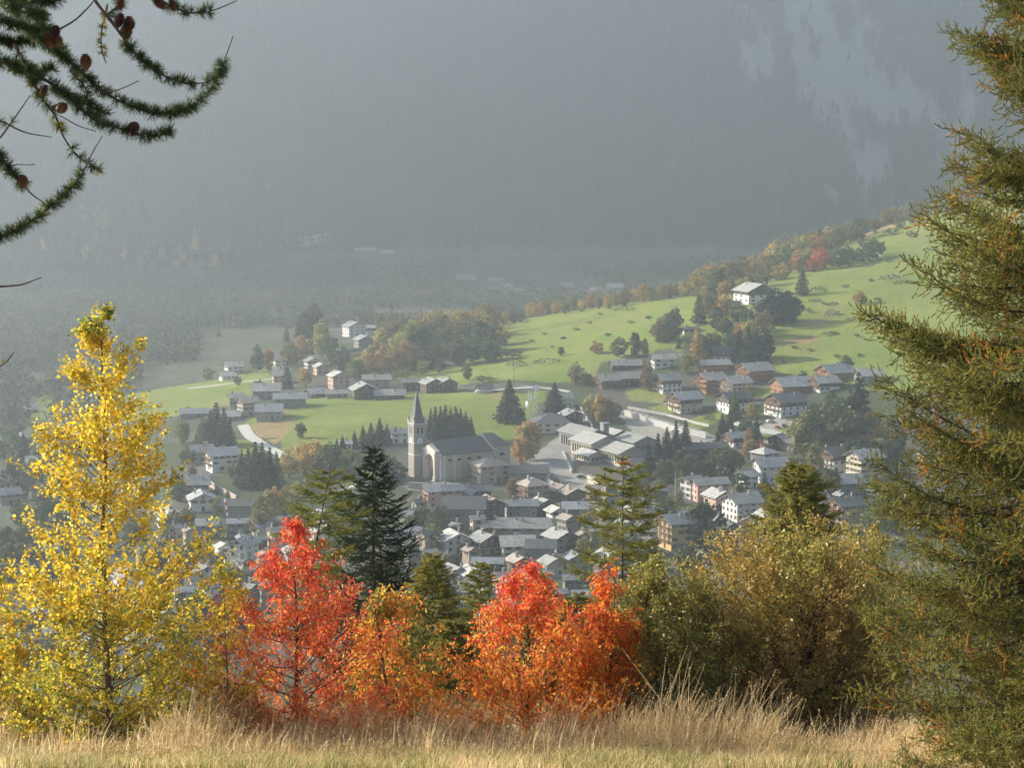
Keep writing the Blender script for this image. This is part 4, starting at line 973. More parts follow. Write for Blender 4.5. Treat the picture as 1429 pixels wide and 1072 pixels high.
    for rz in (0, 270):
        b = MB(); b.prism([(1.35 * math.cos(a), 1.35 * math.sin(a)) for a in np.linspace(0, 2 * math.pi, 20, False)], 'y', -S / 2 - .1, -S / 2 + .05, CLK)
        b.box((0, -S / 2 - .14, .45), (.16, .06, 1.0), DARK); b.box((.35, -S / 2 - .14, 0), (.8, .06, .16), DARK)
        o = b.build('clock_face', e); o.rotation_euler = (0, 0, R(rz)); o.location = (0, 0, top - 8.2)
    # side aisle block seen left of the tower
    # stone palace with hipped roof
    house(684, 676, 56, 24, 3, 'T', 'r', 'h', 'large stone palace with reddish hipped roof in front of the nave', name='palace', group=None, cat='palace', lr=1.25)
church()

# ---------------------------------------------------------------- the village school: several pale roofed wings round a yard
def school():
    c = at(878, 648); A = R(28)
    e = empty('school', (c[0], c[1], c[2]), A, 'large modern village school with several bright pale slate roofs', 'school')
    k = c[1] / FPX
    # wings: centre x,y, length, width, ridge turn, eave height, wall base
    wings = [((0, 8), 24, 16, 90, 6.5), ((-3, 27), 20, 17, 90, 8.5), ((2, 47), 26, 15, 90, 9.5), ((20, 26), 18, 13, 90, 7.5), ((-13, 16), 12, 8, 90, 4.2), ((18, 44), 14, 10, 90, 8.5)]
    for i, ((x, y), L_, W_, rz, hh) in enumerate(wings):
        b = MB(); gable_walls(b, L_, W_, -3, hh, R(19), WALL['S'] if i in (2, 3) else WALL['C'])
        for q in range(int(L_ / 2.4)):
            for s in (-1, 1):
                b.box((-L_ / 2 + 1.3 + q * 2.4, s * (W_ / 2 + .03), hh * .55), (1.5, .1, hh * .5), GLASS)
        for q in range(int(W_ / 2.2)):
            for s in (-1, 1): b.box((s * (L_ / 2 + .03), -W_ / 2 + 1.3 + q * 2.2, hh * .5), (.1, 1.4, hh * .45), GLASS)
        o = b.build('wing', e); o.location = (x, y, 0); o.rotation_euler = (0, 0, R(rz))
        b = MB(); gable_roof(b, L_, W_, hh + .02, 1.3, R(21), ROOF['g' if i in (2, 3) else 'l'], .35)
        o2 = b.build('roof', o); o2.location = (0, 0, .003 * i)
    b = MB(); b.box((8, 37, 7.5), (3.2, 3.2, 15), WALL['S']); b.box((8, 37, 15.1), (3.8, 3.8, .4), ROOF['g']); b.build('chimney_stack', e)
    b = MB(); b.box((3.5, -3.5, 2.4), (17, 9, 5.0), WALL['W']); b.box((3.5, -3.5, 5.1), (18, 10, .35), ROOF['b']); b.build('glass_annex', e)
school()

# ---------------------------------------------------------------- antenna masts with dishes
def masts():
    p = at(741, 592); k = p[1] / FPX
    def mast(px, hpx, label):
        q = at(px, 592); h = hpx * k
        e = empty('antenna_mast', q, 0, label, 'mast', 'antenna masts'); b = MB(); s = .7
        for x in (-s, s):
            for y in (-s, s): b.tube([(x, y, -1), (x, y, h)], .12, WHITEM, 5)
        for i in range(int(h / 1.6)):
            z = i * 1.6; f = 1 if i % 2 else -1
            for y in (-s, s): b.tube([(-s * f, y, z), (s * f, y, z + 1.6)], .06, WHITEM, 4)
            for x in (-s, s): b.tube([(x, -s * f, z), (x, s * f, z + 1.6)], .06, WHITEM, 4)
        b.build('lattice', e)
        return e, h
    def dish(e, z, x, r_, az):
        b = MB(); n = 18; rings = [(0.0, .0), (.5, .06), (.85, .2), (1.0, .34)]
        P = [[(r_ * a * math.cos(t), -r_ * d * -1, r_ * a * math.sin(t)) for t in np.linspace(0, 2 * math.pi, n, False)] for a, d in rings]
        for i in range(len(P) - 1):
            for j in range(n): b.poly([P[i][j], P[i][(j + 1) % n], P[i + 1][(j + 1) % n], P[i + 1][j]], WHITEM)
        b.poly([(x_, y_ + .0, z_) for x_, y_, z_ in P[-1]], WHITEM); b.tube([(0, 0, 0), (0, -.9, 0)], .15, GREY)
        o = b.build('dish', e); o.location = (x, -.9, z); o.rotation_euler = (0, 0, R(az))
    e, h = mast(739, 48, 'left white lattice mast carrying a large bright dish')
    dish(e, h * .58, -2.2, 2.1, -70); dish(e, h * .75, .8, .8, 150)
    e, h = mast(748, 54, 'right grey lattice mast with round drum dishes on top')
    dish(e, h * .97, 0, 1.5, 180); dish(e, h * .70, -.8, 1.0, 170)
    # striped pole, lamp posts, flag poles
    q = at(321, 740); b = MB(); h = 46 * q[1] / FPX
    red = noisy('red paint', (.42, .05, .04), (.5, .07, .05), 1)
    for i in range(9): b.tube([(0.0, 0, h * i / 9 - (1 if i == 0 else 0)), (0, 0, h * (i + 1) / 9)], .42, red if i % 2 else WHITEM, 8)
    e = b.build('striped_pole'); e.location = q; e.rotation_euler = (0, R(-8), 0); tag(e, 'tall red and white striped pole leaning beside the dim stone barn', 'pole')
    for px, py, hp, lb in [(606,700,20,'slim white lamp post below the church steps'),(691,675,13,'short white post at the palace corner'),(942,700,42,'tall thin white flagpole left of the white gabled house'),(690,820,30,'thin pale pole before the blue-grey timber house'),(717,537,36,'thin dark wooden mast behind the large lone fir')]:
        q = at(px, py); b = MB(); h = hp * q[1] / FPX; b.tube([(0, 0, -.8), (0, 0, h)], [.16, .1], WHITEM if 'dark' not in lb else BARK, 6); b.box((.3, 0, h), (.8, .2, .14), WHITEM if 'dark' not in lb else BARK)
        e = b.build('lamp_post' if 'lamp' in lb else 'pole'); e.location = q; tag(e, lb, 'pole')
masts()

# ---------------------------------------------------------------- roads, walls, fences, cars
def strip(name, pts, wid, mat, lift=.16, kind='structure'):
    W_ = np.array([at(a, b)[:2] for a, b in pts]); P = []
    for i in range(len(W_) - 1):
        n = max(2, int(np.hypot(*(W_[i + 1] - W_[i])) / 3))
        for t in np.linspace(0, 1, n, endpoint=False): P.append(W_[i] * (1 - t) + W_[i + 1] * t)
    P = np.array(P + [W_[-1]])
    if len(P) > 9:
        k = np.ones(7) / 7; Q = np.pad(P, ((3, 3), (0, 0)), 'edge'); P = np.stack([np.convolve(Q[:, i], k, 'valid') for i in (0, 1)], 1)
    T = np.gradient(P, axis=0); T /= np.linalg.norm(T, axis=1, keepdims=True); Nn = np.stack([-T[:, 1], T[:, 0]], 1)
    S = np.linspace(-wid / 2, wid / 2, 5)
    G = P[:, None] + Nn[:, None] * S[None, :, None]
    Z = H(G[..., 0], G[..., 1]) + lift
    V = np.concatenate([G, Z[..., None]], -1).reshape(-1, 3); n, m = len(P), 5
    i = np.arange(n - 1)[:, None] * m; j = np.arange(m - 1)[None, :]
    F = np.stack([i + j, i + j + 1, i + m + j + 1, i + m + j], -1).reshape(-1, 4)
    tag(obj(name, mesh_np(name, V, F, mat, smooth=True)), kind=kind)
strip('road', [(338,592),(345,606),(360,617),(380,628),(400,640)], 6, CONC)
strip('road', [(255,543),(290,540),(340,533),(395,528)], 5, CONC)
strip('road', [(735,700),(752,668),(775,640),(800,618),(812,590),(808,572)], 8, ASPH)
strip('road', [(865,572),(905,588),(960,604),(1010,616)], 8, ASPH)
strip('road', [(1020,590),(1060,600),(1090,606),(1130,618),(1190,640)], 6, CONC)
strip('path', [(470,688),(500,676),(530,668)], 3.5, CONC)
strip('path', [(660,548),(700,544),(740,540),(800,548)], 4, CONC)
strip('path', [(1085,396),(1120,391),(1170,383),(1215,372)], 3, noisy('dirt', (.24, .18, .11), (.34, .26, .17), .5))
def wall_run(name, pts, h, mat, label, cat='wall', th=.6):
    P = [at(a, b) for a, b in pts]; b = MB()
    for i in range(len(P) - 1):
        d = P[i + 1] - P[i]; L_ = math.hypot(d[0], d[1]); n = max(1, int(L_ / 6)); an = math.atan2(d[1], d[0])
        for k in range(n):
            q = P[i] + d * (k + .5) / n; b.box((q[0], q[1], hz(q[0], q[1]) + h / 2 - .5), (L_ / n + .02, th, h + 1), mat, an, (q[0], q[1]))
            b.box((q[0], q[1], hz(q[0], q[1]) + h + .06), (L_ / n + .01, th + .3, .14), CONC, an, (q[0], q[1]))
    tag(b.build(name), label, cat)
wall_run('retaining_wall', [(872,580),(905,592),(945,604),(985,612)], 3.2, CONC, 'long pale retaining wall below the upper chalets')
wall_run('retaining_wall', [(876,570),(930,580),(990,596)], 1.2, CONC, 'low white-topped wall along the upper road edge')
wall_run('retaining_wall', [(570,682),(610,685),(660,690)], 3.0, WALL['S'], 'stone terrace wall below the church steps')
wall_run('retaining_wall', [(760,672),(785,690),(815,708)], 2.4, CONC, 'slanting concrete wall at the car park edge')
wall_run('retaining_wall', [(820,672),(840,684),(870,684)], 2.8, WALL['C'], 'greenish retaining wall below the school yard')
wall_run('terrace_wall', [(282,670),(300,684),(330,700)], 2.4, WALL['T'], 'pinkish terrace wall below the timber patterned chalet')
wall_run('garden_wall', [(1045,618),(1085,620),(1110,616)], 1.3, CONC, 'pale garden wall below the small lawn')
wall_run('garden_wall', [(810,570),(825,595),(830,612)], 1.6, CONC, 'sunlit white wall along the road above the school')
wall_run('garden_wall', [(786,632),(798,660)], 1.0, CONC, 'short white wall beside the bright lawn')
def fence(pts, label):
    P = [at(a, b) for a, b in pts]; b = MB()
    e = empty('fence', P[0], 0, label, 'fence')
    for i in range(len(P) - 1):
        d = P[i + 1] - P[i]; n = max(1, int(math.hypot(d[0], d[1]) / 2.5)); pr = None
        for k in range(n + 1):
            q = P[i] + d * k / n; q = np.array([q[0], q[1], hz(q[0], q[1])]) - P[0]
            b.box((q[0], q[1], q[2] + .4), (.16, .16, 1.4), TRIM)
            if pr is not None:
                for z in (.5, .95): b.tube([pr + (0, 0, z), q + (0, 0, z)], .07, TRIM, 4)
            pr = q
    b.build('rails', e)
fence([(726,540),(745,541),(770,543)], 'white paddock fence behind the antenna masts')
fence([(912,562),(935,566),(960,574)], 'pale garden fence beside the large sunlit balcony chalet')

CARC = {'white': noisy('white car paint', (.72, .72, .72), (.8, .8, .8), .4, rough=.25, spec=.6), 'dark': noisy('dark car paint', (.03, .03, .035), (.05, .05, .055), .4, rough=.25, spec=.6),
        'red': noisy('red car paint', (.40, .03, .03), (.46, .04, .04), .4, rough=.25, spec=.6), 'silver': noisy('silver car paint', (.42, .43, .45), (.5, .51, .53), .4, rough=.25, spec=.6, metal=.4), 'blue': noisy('blue car paint', (.05, .12, .28), (.07, .15, .32), .4, rough=.25, spec=.6)}
TYRE = noisy('tyre', (.02, .02, .02), (.03, .03, .03), 1)
_wh = MB(); _wh.prism([(.33 * math.cos(t), .33 * math.sin(t)) for t in np.linspace(0, 6.283, 12, False)], 'y', -.11, .11, TYRE); _wh.prism([(.19 * math.cos(t), .19 * math.sin(t)) for t in np.linspace(0, 6.283, 8, False)], 'y', -.13, .13, GREY); WHEEL = _wh.mesh('wheel')
def car(px, py, az, colour, label):
    q = at(px, py); e = empty('parked_car', (q[0], q[1], q[2] + .15), R(az), label, 'car', 'cars parked in the village')
    b = MB(); b.prism([(-2.1, .35), (2.1, .35), (2.15, .75), (1.2, .95), (.6, 1.45), (-1.3, 1.5), (-2.0, .95), (-2.15, .8)], 'y', -.85, .85, CARC[colour])
    b.build('body', e)
    b = MB(); b.prism([(1.08, .98), (.55, 1.4), (-1.25, 1.44), (-1.8, .98)], 'y', -.87, .87, GLASS); b.build('side_windows', e)
    b = MB(); b.poly([(1.22, -.75, .97), (1.22, .75, .97), (.64, .7, 1.45), (.64, -.7, 1.45)], GLASS); b.build('windscreen', e)
    for x in (-1.3, 1.35):
        for y in (-.78, .78):
            o = obj('wheel', WHEEL, e); o.location = (x, y, .33)
for a in [(811,668,20,'dark','dark car parked alone beside the school wing'),(843,670,15,'silver','silver car under the school annex wall'),(767,603,60,'white','white car in front of the cream hipped house'),
          (1057,592,10,'white','white car nearest the big white chalet'),(1050,598,80,'silver','silver car left of the small lawn'),(1085,598,70,'red','red car below the big white chalet'),(1094,596,75,'dark','dark car right of the red car'),
          (1075,590,20,'white','white van-like car at the chalet corner'),(800,688,10,'red','red car on the slanting car park road'),(790,680,10,'dark','dark car behind the red one on the car park road'),
          (668,549,20,'white','white car beside the brown bank right of the hamlet'),(960,722,20,'blue','blue car behind the yellow house'),(758,660,30,'silver','silver car on the road below the orange tree'),(1079,406,10,'red','red vehicle right of the big hill chalet'),(700,672,20,'white','white car in front of the palace')]: car(*a)

r_ = np.random.default_rng(62)
for i, (px, py) in enumerate(sorted(zip(r_.uniform(600, 1180, 16), r_.uniform(690, 800, 16)))):
    q = at(px, py); b = MB(); h = r_.uniform(7, 9.5); b.tube([(0, 0, -.8), (0, 0, h)], [.15, .11], BARKG, 6); b.box((0, 0, h - .6), (1.8, .12, .14), BARKG)
    for s in (-.7, 0, .7): b.box((s, 0, h - .45), (.1, .1, .22), WHITEM)
    e = b.build('utility_pole'); e.location = q; e.rotation_euler = (0, 0, r_.uniform(0, 3)); tag(e, 'wooden utility pole between the village roofs, %s from left' % FW[i], 'pole', 'utility poles in the village')
# ---------------------------------------------------------------- foreground trees
def leaf_quads(P, A, ln, wd, r, fold=.25):
    """diamond leaves: P base, A axis; slightly folded"""
    n = len(P)
    A = A / (np.linalg.norm(A, axis=1, keepdims=True) + 1e-9)
    B = np.cross(A, r.normal(size=(n, 3))); B /= (np.linalg.norm(B, axis=1, keepdims=True) + 1e-9)
    Cn = np.cross(A, B)
    ln = ln * r.uniform(.7, 1.25, (n, 1)); wd = wd * r.uniform(.75, 1.2, (n, 1))
    m = P + A * ln * .45
    V = np.stack([P, m + B * wd / 2 + Cn * wd * fold, P + A * ln, m - B * wd / 2 + Cn * wd * fold], 1).reshape(-1, 3)
    return V, np.arange(4 * n).reshape(-1, 4)
def needle_tris(S, D, L_, n, nl, nw, alpha, r):
    """n needles round each twig segment starting at S along D (unit) of length L_"""
    m = len(S); t = r.uniform(0, 1, (m, n, 1))
    P = S[:, None] + D[:, None] * t * L_[:, None, None]
    q = r.normal(size=(m, n, 3)); Dn = D[:, None]
    q -= (q * Dn).sum(-1, keepdims=True) * Dn; q /= (np.linalg.norm(q, axis=-1, keepdims=True) + 1e-9)
    a = alpha + r.normal(scale=.2, size=(m, n, 1))
    X = Dn * np.cos(a) + q * np.sin(a)
    ln = nl * r.uniform(.6, 1.2, (m, n, 1))
    side = np.cross(X, r.normal(size=(m, n, 3))); side /= (np.linalg.norm(side, axis=-1, keepdims=True) + 1e-9)
    V = np.stack([P - side * nw / 2, P + side * nw / 2, P + X * ln], 2).reshape(-1, 3)
    return V, np.arange(3 * m * n).reshape(-1, 3)
def bez(a, c, b, n):
    t = np.linspace(0, 1, n)[:, None]
    return a * (1 - t) ** 2 + 2 * c * t * (1 - t) + b * t ** 2
def nrm(v): return v / (np.linalg.norm(v, axis=-1, keepdims=True) + 1e-9)
def env_px(px, Y, base, rows, k=1.0):
    """silhouette half widths given at picture rows -> heights and radii in metres"""
    z = np.array([pt(px, a, Y)[2] - base for a, _ in rows]); w_ = np.array([b * Y / FPX for _, b in rows]) * k
    o = np.argsort(z); return z[o], w_[o]

def crown_tree(name, cat, label, px, Y, rows, seed, colour, leaf=(.055, .05), ntar=140, ntw=9, nlf=12, up=.8, twig=.22, trunk_r=.05, droop=.3, mat=None, bark=None, stems=1, spread=.03, group=None, minz=.15, deep=1.0, inner=.25):
    r = np.random.default_rng(seed)
    x0 = ray(px, 800)[0] * Y; g = float(near_h(np.array([x0]), np.array([float(Y)]))[0]); base = np.array([x0, Y, g])
    ez, ew = env_px(px, Y, g, rows); top = ez[-1]; zlo = max(ez[0], .12)
    e = empty(name, base, 0, label, cat, group)
    st = []
    for s in range(stems):
        lean = np.array([0, 0, 0.]) if stems == 1 else np.array([r.uniform(-.5, .5) * ew.max(), r.uniform(-.3, .3) * ew.max(), 0])
        tt = top * (1 if s == 0 else r.uniform(.7, .92)); z = np.linspace(-.15, tt, 14)
        wob = np.cumsum(r.normal(scale=.012 * top / 3, size=(14, 2)), 0)
        T = np.stack([wob[:, 0] + lean[0] * (z / tt), wob[:, 1] + lean[1] * (z / tt), z], 1); T[0, :2] = 0
        st.append((T, trunk_r * (1 if s == 0 else .7) * np.clip(1.05 - z / tt, .06, 1) ** .9))
    tubes = [tube_np(T, q, 7) for T, q in st]
    zz = np.linspace(zlo, top, 60); wgt = np.interp(zz, ez, ew) + .02 * ew.max(); wgt /= wgt.sum()
    LP = []; LA = []; LZ = []
    for i in range(ntar):
        z = r.choice(zz, p=wgt) + r.uniform(-.03, .03) * top if i >= 5 else top * (.90 + .02 * i); R_ = max(.03, np.interp(z, ez, ew))
        a = i * 2.39996 + r.uniform(-.5, .5); f = math.sqrt(r.uniform(inner, 1.0)) * (1.12 + .5 * float(vnoise(np.array([a * 1.3 + seed]), np.array([z * 2.6 + seed]))[0]))
        tg = np.array([R_ * f * math.cos(a), R_ * f * math.sin(a) * deep, z])
        T, q = st[int(r.integers(stems))]
        za = max(minz, z - up * R_ * f - .05 * top * r.random()); za = min(za, T[-1, 2] * .97)
        pa = np.array([np.interp(za, T[:, 2], T[:, 0]), np.interp(za, T[:, 2], T[:, 1]), za]); rq = np.interp(za, T[:, 2], q)
        c = pa * .45 + tg * .55 + np.array([0, 0, -.16 * R_]) + r.normal(scale=.13 * R_, size=3)
        B = bez(pa, c, tg, 7); tubes.append(tube_np(B, np.linspace(min(rq * .4, .010), .0016, 7), 4))
        L_ = np.linalg.norm(tg - pa)
        for k in range(ntw if i >= 5 else 4):
            t = r.uniform(.3, 1.0); p = np.array([np.interp(t, np.linspace(0, 1, 7), B[:, j]) for j in range(3)])
            d = nrm(nrm(tg - pa) * .7 + r.normal(size=3) * .75 + np.array([0, 0, .25])); tl = twig * r.uniform(.5, 1.2) * min(1, .22 + R_ / (.55 * ew.max()))
            en = p + d * tl; tubes.append(tube_np(np.array([p, (p + en) / 2 + r.normal(scale=.01, size=3), en]), np.array([.0022, .0016, .0008]), 3))
            u = r.uniform(.1, 1.05, (nlf, 1)); LP.append(p + (en - p) * u + r.normal(scale=spread, size=(nlf, 3)))
            LA.append(d * .4 + r.normal(size=(nlf, 3)) * .7 + np.array([0, 0, -droop])); LZ.append(np.full(nlf, k / ntw))
    LP = np.concatenate(LP); LA = np.concatenate(LA)
    keep = LP[:, 2] > .05; LP = LP[keep]; LA = LA[keep]
    V, F = leaf_quads(LP, LA, leaf[0], leaf[1], r)
    T_ = colour(LP, top, ez, ew, r)
    obj('crown', mesh_np('crown', V, F, mat or LEAF, tint=T_), e)
    V, F = join(tubes); obj('trunk', mesh_np('trunk', V, F, bark or BARKG, smooth=True), e)
    return e
LEAF = foliage('leaf', transl=.6, rough=.42, spec=.4)
LEAFD = foliage('bronze_leaf', transl=.4, rough=.4, spec=.4)
def mixc(r, n, cols, p):
    c = np.array(cols)[r.choice(len(cols), n, p=np.array(p) / sum(p))]
    return c * r.uniform(.8, 1.2, (n, 1)) * r.uniform(.93, 1.07, (n, 3))
def col_aspen(P, top, ez, ew, r):
    n = len(P); rad = np.hypot(P[:, 0], P[:, 1]) / np.maximum(np.interp(P[:, 2], ez, ew), .1)
    c = mixc(r, n, [(.82, .56, .04), (.86, .65, .08), (.74, .42, .04), (.55, .52, .07)], [5, 5, 1.1, 2.2])
    gp = .05 + .30 * (P[:, 2] < .32 * top) + .55 * (P[:, 2] > .93 * top) + .22 * (rad > .97) + .12 * np.clip(1 - P[:, 2] / (.6 * top), 0, 1)
    g = r.random(n) < gp; c[g] = mixc(r, g.sum(), [(.30, .34, .05), (.20, .25, .05), (.48, .46, .05)], [3, 2, 3]); return c
def col_red(lo, hi, mid=None):
    def f(P, top, ez, ew, r):
        n = len(P); t = np.clip((P[:, 2] / top - .5) / .55 + r.normal(scale=.28, size=n), 0, 1)
        pick = r.random(n)
        c = np.where((pick < t)[:, None], mixc(r, n, hi, [1] * len(hi)), mixc(r, n, lo, [1] * len(lo)))
        return c
    return f
RED_HI = [(.86, .10, .07), (.90, .16, .08), (.80, .07, .08), (.90, .22, .08)]
RED_LO = [(.88, .20, .07), (.90, .29, .07), (.84, .14, .07), (.86, .40, .08)]
ORA = [(.90, .30, .05), (.92, .42, .07), (.88, .22, .05), (.84, .52, .09)]
def col_bronze(P, top, ez, ew, r):
    n = len(P); s = fbm(P[:, 0] * 1.6 + 9, P[:, 2] * 1.6, 3)
    c = np.where((s + r.normal(scale=.25, size=n) > -.02)[:, None], mixc(r, n, [(.52, .34, .085), (.62, .42, .12), (.42, .29, .08)], [2, 1, 2]), mixc(r, n, [(.38, .33, .08), (.26, .25, .065), (.48, .38, .09)], [2, 1, 2]))
    return c
def col_darkoak(P, top, ez, ew, r):
    n = len(P); return mixc(r, n, [(.32, .31, .075), (.22, .24, .065), (.44, .36, .09), (.54, .41, .10)], [3, 3, 2, 1])
def col_mixed(P, top, ez, ew, r):
    n = len(P); s = fbm(P[:, 0] * 2.2 + 3, P[:, 2] * 2.2, 3) + r.normal(scale=.22, size=n)
    return np.where((s > .12)[:, None], mixc(r, n, ORA, [1] * 4), np.where((s > -.12)[:, None], mixc(r, n, [(.75, .48, .05), (.6, .42, .06), (.8, .3, .05)], [1, 1, 1]), mixc(r, n, [(.20, .22, .05), (.28, .26, .05), (.14, .17, .05)], [1, 1, 1])))
BARKA = noisy('young bark', (.13, .10, .075), (.24, .19, .14), 6, stretch=(1, 1, .4), bump=.3)

crown_tree('aspen_tree', 'tree', 'tall slender aspen with bright yellow leaves and thin straight trunk', 150, 28.0,
  [(420,6),(450,28),(480,50),(520,68),(560,80),(600,90),(650,112),(700,134),(760,156),(830,182),(900,196),(960,184),(1005,150),(1030,90)], 21, col_aspen,
  leaf=(.054, .052), ntar=170, ntw=17, nlf=12, up=.7, twig=.32, trunk_r=.06, droop=.35, bark=BARKA, inner=.12)
crown_tree('aspen_tree', 'tree', 'smaller yellow-green aspen sapling half out of the left picture edge', -6, 28.6,
  [(800,4),(840,36),(900,68),(960,88),(1010,90),(1040,60)], 22, col_aspen, leaf=(.052, .05), ntar=110, ntw=8, nlf=9, up=.8, bark=BARKA, trunk_r=.03)
crown_tree('aspen_tree', 'tree', 'low yellow aspen shoot between the tall aspen and the red tree', 312, 27.4,
  [(790,3),(820,26),(850,44),(890,66),(930,76),(980,66),(1020,40)], 23, col_aspen, leaf=(.05, .047), ntar=70, ntw=6, nlf=8, up=.8, bark=BARKA, trunk_r=.02)
crown_tree('cherry_tree', 'tree', 'red leaved young cherry tree with crimson top left of the spruce', 410, 28.2,
  [(724,2),(745,20),(770,44),(800,80),(840,122),(880,156),(930,172),(980,160),(1020,120)], 24, col_red(RED_LO, RED_HI), leaf=(.078, .030), ntar=118, ntw=14, nlf=10, up=.6, twig=.24, spread=.045, trunk_r=.035, droop=1.0, bark=BARK)
crown_tree('cherry_tree', 'tree', 'orange and green leaved bush below the spruce', 545, 30.0,
  [(814,3),(830,26),(860,52),(900,74),(950,86),(1000,84),(1025,64)], 25, col_mixed, leaf=(.07, .036), ntar=170, ntw=8, nlf=8, up=1.0, twig=.2, trunk_r=.025, droop=.7, bark=BARK, stems=3)
crown_tree('cherry_tree', 'tree', 'orange-red cherry tree with crimson tip in the centre foreground', 736, 28.0,
  [(784,2),(800,24),(830,54),(870,100),(920,142),(965,150),(1010,120)], 26, col_red(ORA, RED_HI), leaf=(.078, .030), ntar=108, ntw=14, nlf=10, up=.6, twig=.24, spread=.045, trunk_r=.03, droop=1.0, bark=BARK)
crown_tree('cherry_tree', 'tree', 'narrow orange cherry tree with twin upright tips beside the bronze bush', 848, 28.5,
  [(788,8),(805,20),(840,30),(880,46),(930,60),(980,60),(1010,48)], 27, col_red([(.86, .36, .05), (.80, .45, .06), (.85, .25, .04)], [(.84, .18, .04), (.8, .10, .04)]), leaf=(.078, .030), ntar=80, ntw=13, nlf=10, up=.8, twig=.22, spread=.045, trunk_r=.025, droop=1.0, bark=BARK, stems=2)
crown_tree('oak_bush', 'bush', 'broad bronze-brown oak bush on the right of the grassy edge', 1095, 29.6,
  [(724,40),(738,100),(758,140),(790,172),(850,195),(920,198),(980,184),(1015,150)], 28, col_bronze, leaf=(.052, .036), ntar=640, ntw=11, nlf=12, up=.9, twig=.2, trunk_r=.05, droop=.1, mat=LEAFD, bark=BARK, stems=4, deep=.7, inner=.3)
crown_tree('oak_bush', 'bush', 'darker olive oak bush left of the broad bronze bush', 935, 29.0,
  [(778,14),(796,50),(826,86),(870,102),(930,106),(980,102),(1012,76)], 29, col_darkoak, leaf=(.05, .036), ntar=260, ntw=10, nlf=12, up=.9, twig=.18, trunk_r=.035, droop=.1, mat=LEAFD, bark=BARK, stems=3, deep=.8, inner=.3)
crown_tree('oak_bush', 'bush', 'pale bronze bush squeezed between the broad bronze bush and the right larch', 1218, 31.0,
  [(736,6),(752,34),(800,60),(870,76),(940,78),(1000,66)], 30, col_bronze, leaf=(.05, .036), ntar=130, ntw=10, nlf=11, up=.9, twig=.2, trunk_r=.03, droop=.1, mat=LEAFD, bark=BARK, stems=2, inner=.3)

# ---------------------------------------------------------------- conifers of the foreground
NEED = foliage('needles', transl=.32, rough=.45, spec=.3)
def conifer(name, label, px, Y, rows, seed, cols, probs, nb=90, ntw=14, nlen=.03, nw=.006, nn=26, seg=.16, lift=-.1, tipup=.25, trunk_r=.07, lean=0.0, gap=.0, bark=None, sub=2, orange=0.0, baseofs=0.0, zfrom=.0, alpha=.95):
    r = np.random.default_rng(seed)
    x0 = ray(px, 800)[0] * Y; g = hz(x0, Y); base = np.array([x0, Y, g])
    ez, ew = env_px(px, Y, g, rows); top = ez[-1]
    e = empty(name, base, 0, label, 'tree')
    z = np.linspace(-.3, top, 16); ln = lean * np.clip(z / top, 0, 1) ** 1.6
    T = np.stack([ln + np.cumsum(r.normal(scale=.006, size=16)), np.cumsum(r.normal(scale=.006, size=16)), z], 1)
    q = trunk_r * np.clip(1.03 - z / top, .05, 1); tubes = [tube_np(T, q, 7)]
    S = []; D = []; L_ = []; CI = []
    for i in range(nb):
        f = (i + r.random()) / nb; zb = ez[0] * (1 - f) + top * .985 * f if zfrom == 0 else top * (zfrom + (0.985 - zfrom) * f)
        if r.random() < gap: continue
        R_ = max(.06, np.interp(zb, ez, ew)) * r.uniform(.55, 1.2); a = i * 2.39996 + r.uniform(-.4, .4)
        pa = np.array([np.interp(zb, T[:, 2], T[:, 0]), np.interp(zb, T[:, 2], T[:, 1]), zb]); o = np.array([math.cos(a), math.sin(a), 0])
        lf = lift + .5 * max(0, f - .6)
        tg = pa + o * R_ + np.array([0, 0, (lf + tipup * .5) * R_]); c = pa + o * R_ * .6 + np.array([0, 0, (lf - tipup * .3) * R_])
        B = bez(pa, c, tg, 8); tubes.append(tube_np(B, np.linspace(max(.006, min(.02, R_ * .012)), .0025, 8), 4))
        Dm = nrm(np.gradient(B, axis=0)); n = max(4, int(ntw * R_ / max(ew.max(), .3)) + 3)
        ci = 1 if r.random() < orange else 0
        for k in range(n):
            t = .12 + .88 * (k + r.random() * .8) / n; t = min(t, 1.0)
            p = np.array([np.interp(t, np.linspace(0, 1, 8), B[:, j]) for j in range(3)]); dm = np.array([np.interp(t, np.linspace(0, 1, 8), Dm[:, j]) for j in range(3)])
            side = nrm(np.cross(dm, [0, 0, 1.0])) * (1 if k % 2 else -1)
            d = nrm(dm * .75 + side * r.uniform(.35, 1.0) + np.array([0, 0, r.uniform(-.35, .2)])); tl = seg * r.uniform(.6, 1.3) * (1.25 - .5 * t) * min(1.5, .5 + R_)
            for s in range(sub):
                S.append(p); D.append(d); L_.append(tl / sub); CI.append(ci); p = p + d * tl / sub; d = nrm(d + np.array([0, 0, .10]) + r.normal(scale=.12, size=3))
        m = 5
        for k in range(m): S.append(B[2 + k]); D.append(Dm[2 + k]); L_.append(R_ / 7); CI.append(ci)
    S = np.array(S); D = np.array(D); L_ = np.array(L_); CI = np.array(CI)
    V, F = needle_tris(S, D, L_, nn, nlen, nw, alpha, r)
    c = mixc(r, len(S), cols, probs); c[CI == 1] = mixc(r, int((CI == 1).sum()), [(.45, .22, .04), (.52, .30, .06)], [1, 1])
    c = np.repeat(c, nn, 0) * r.uniform(.85, 1.15, (len(S) * nn, 1))
    obj('crown', mesh_np('crown', V, F, NEED, tint=c), e)
    V, F = join(tubes); obj('trunk', mesh_np('trunk', V, F, bark or BARK, smooth=True), e)
    return e
SPR = [(.035, .055, .022), (.05, .07, .028), (.025, .04, .018)]
LAR = [(.24, .24, .05), (.34, .30, .065), (.17, .19, .042), (.40, .33, .07)]
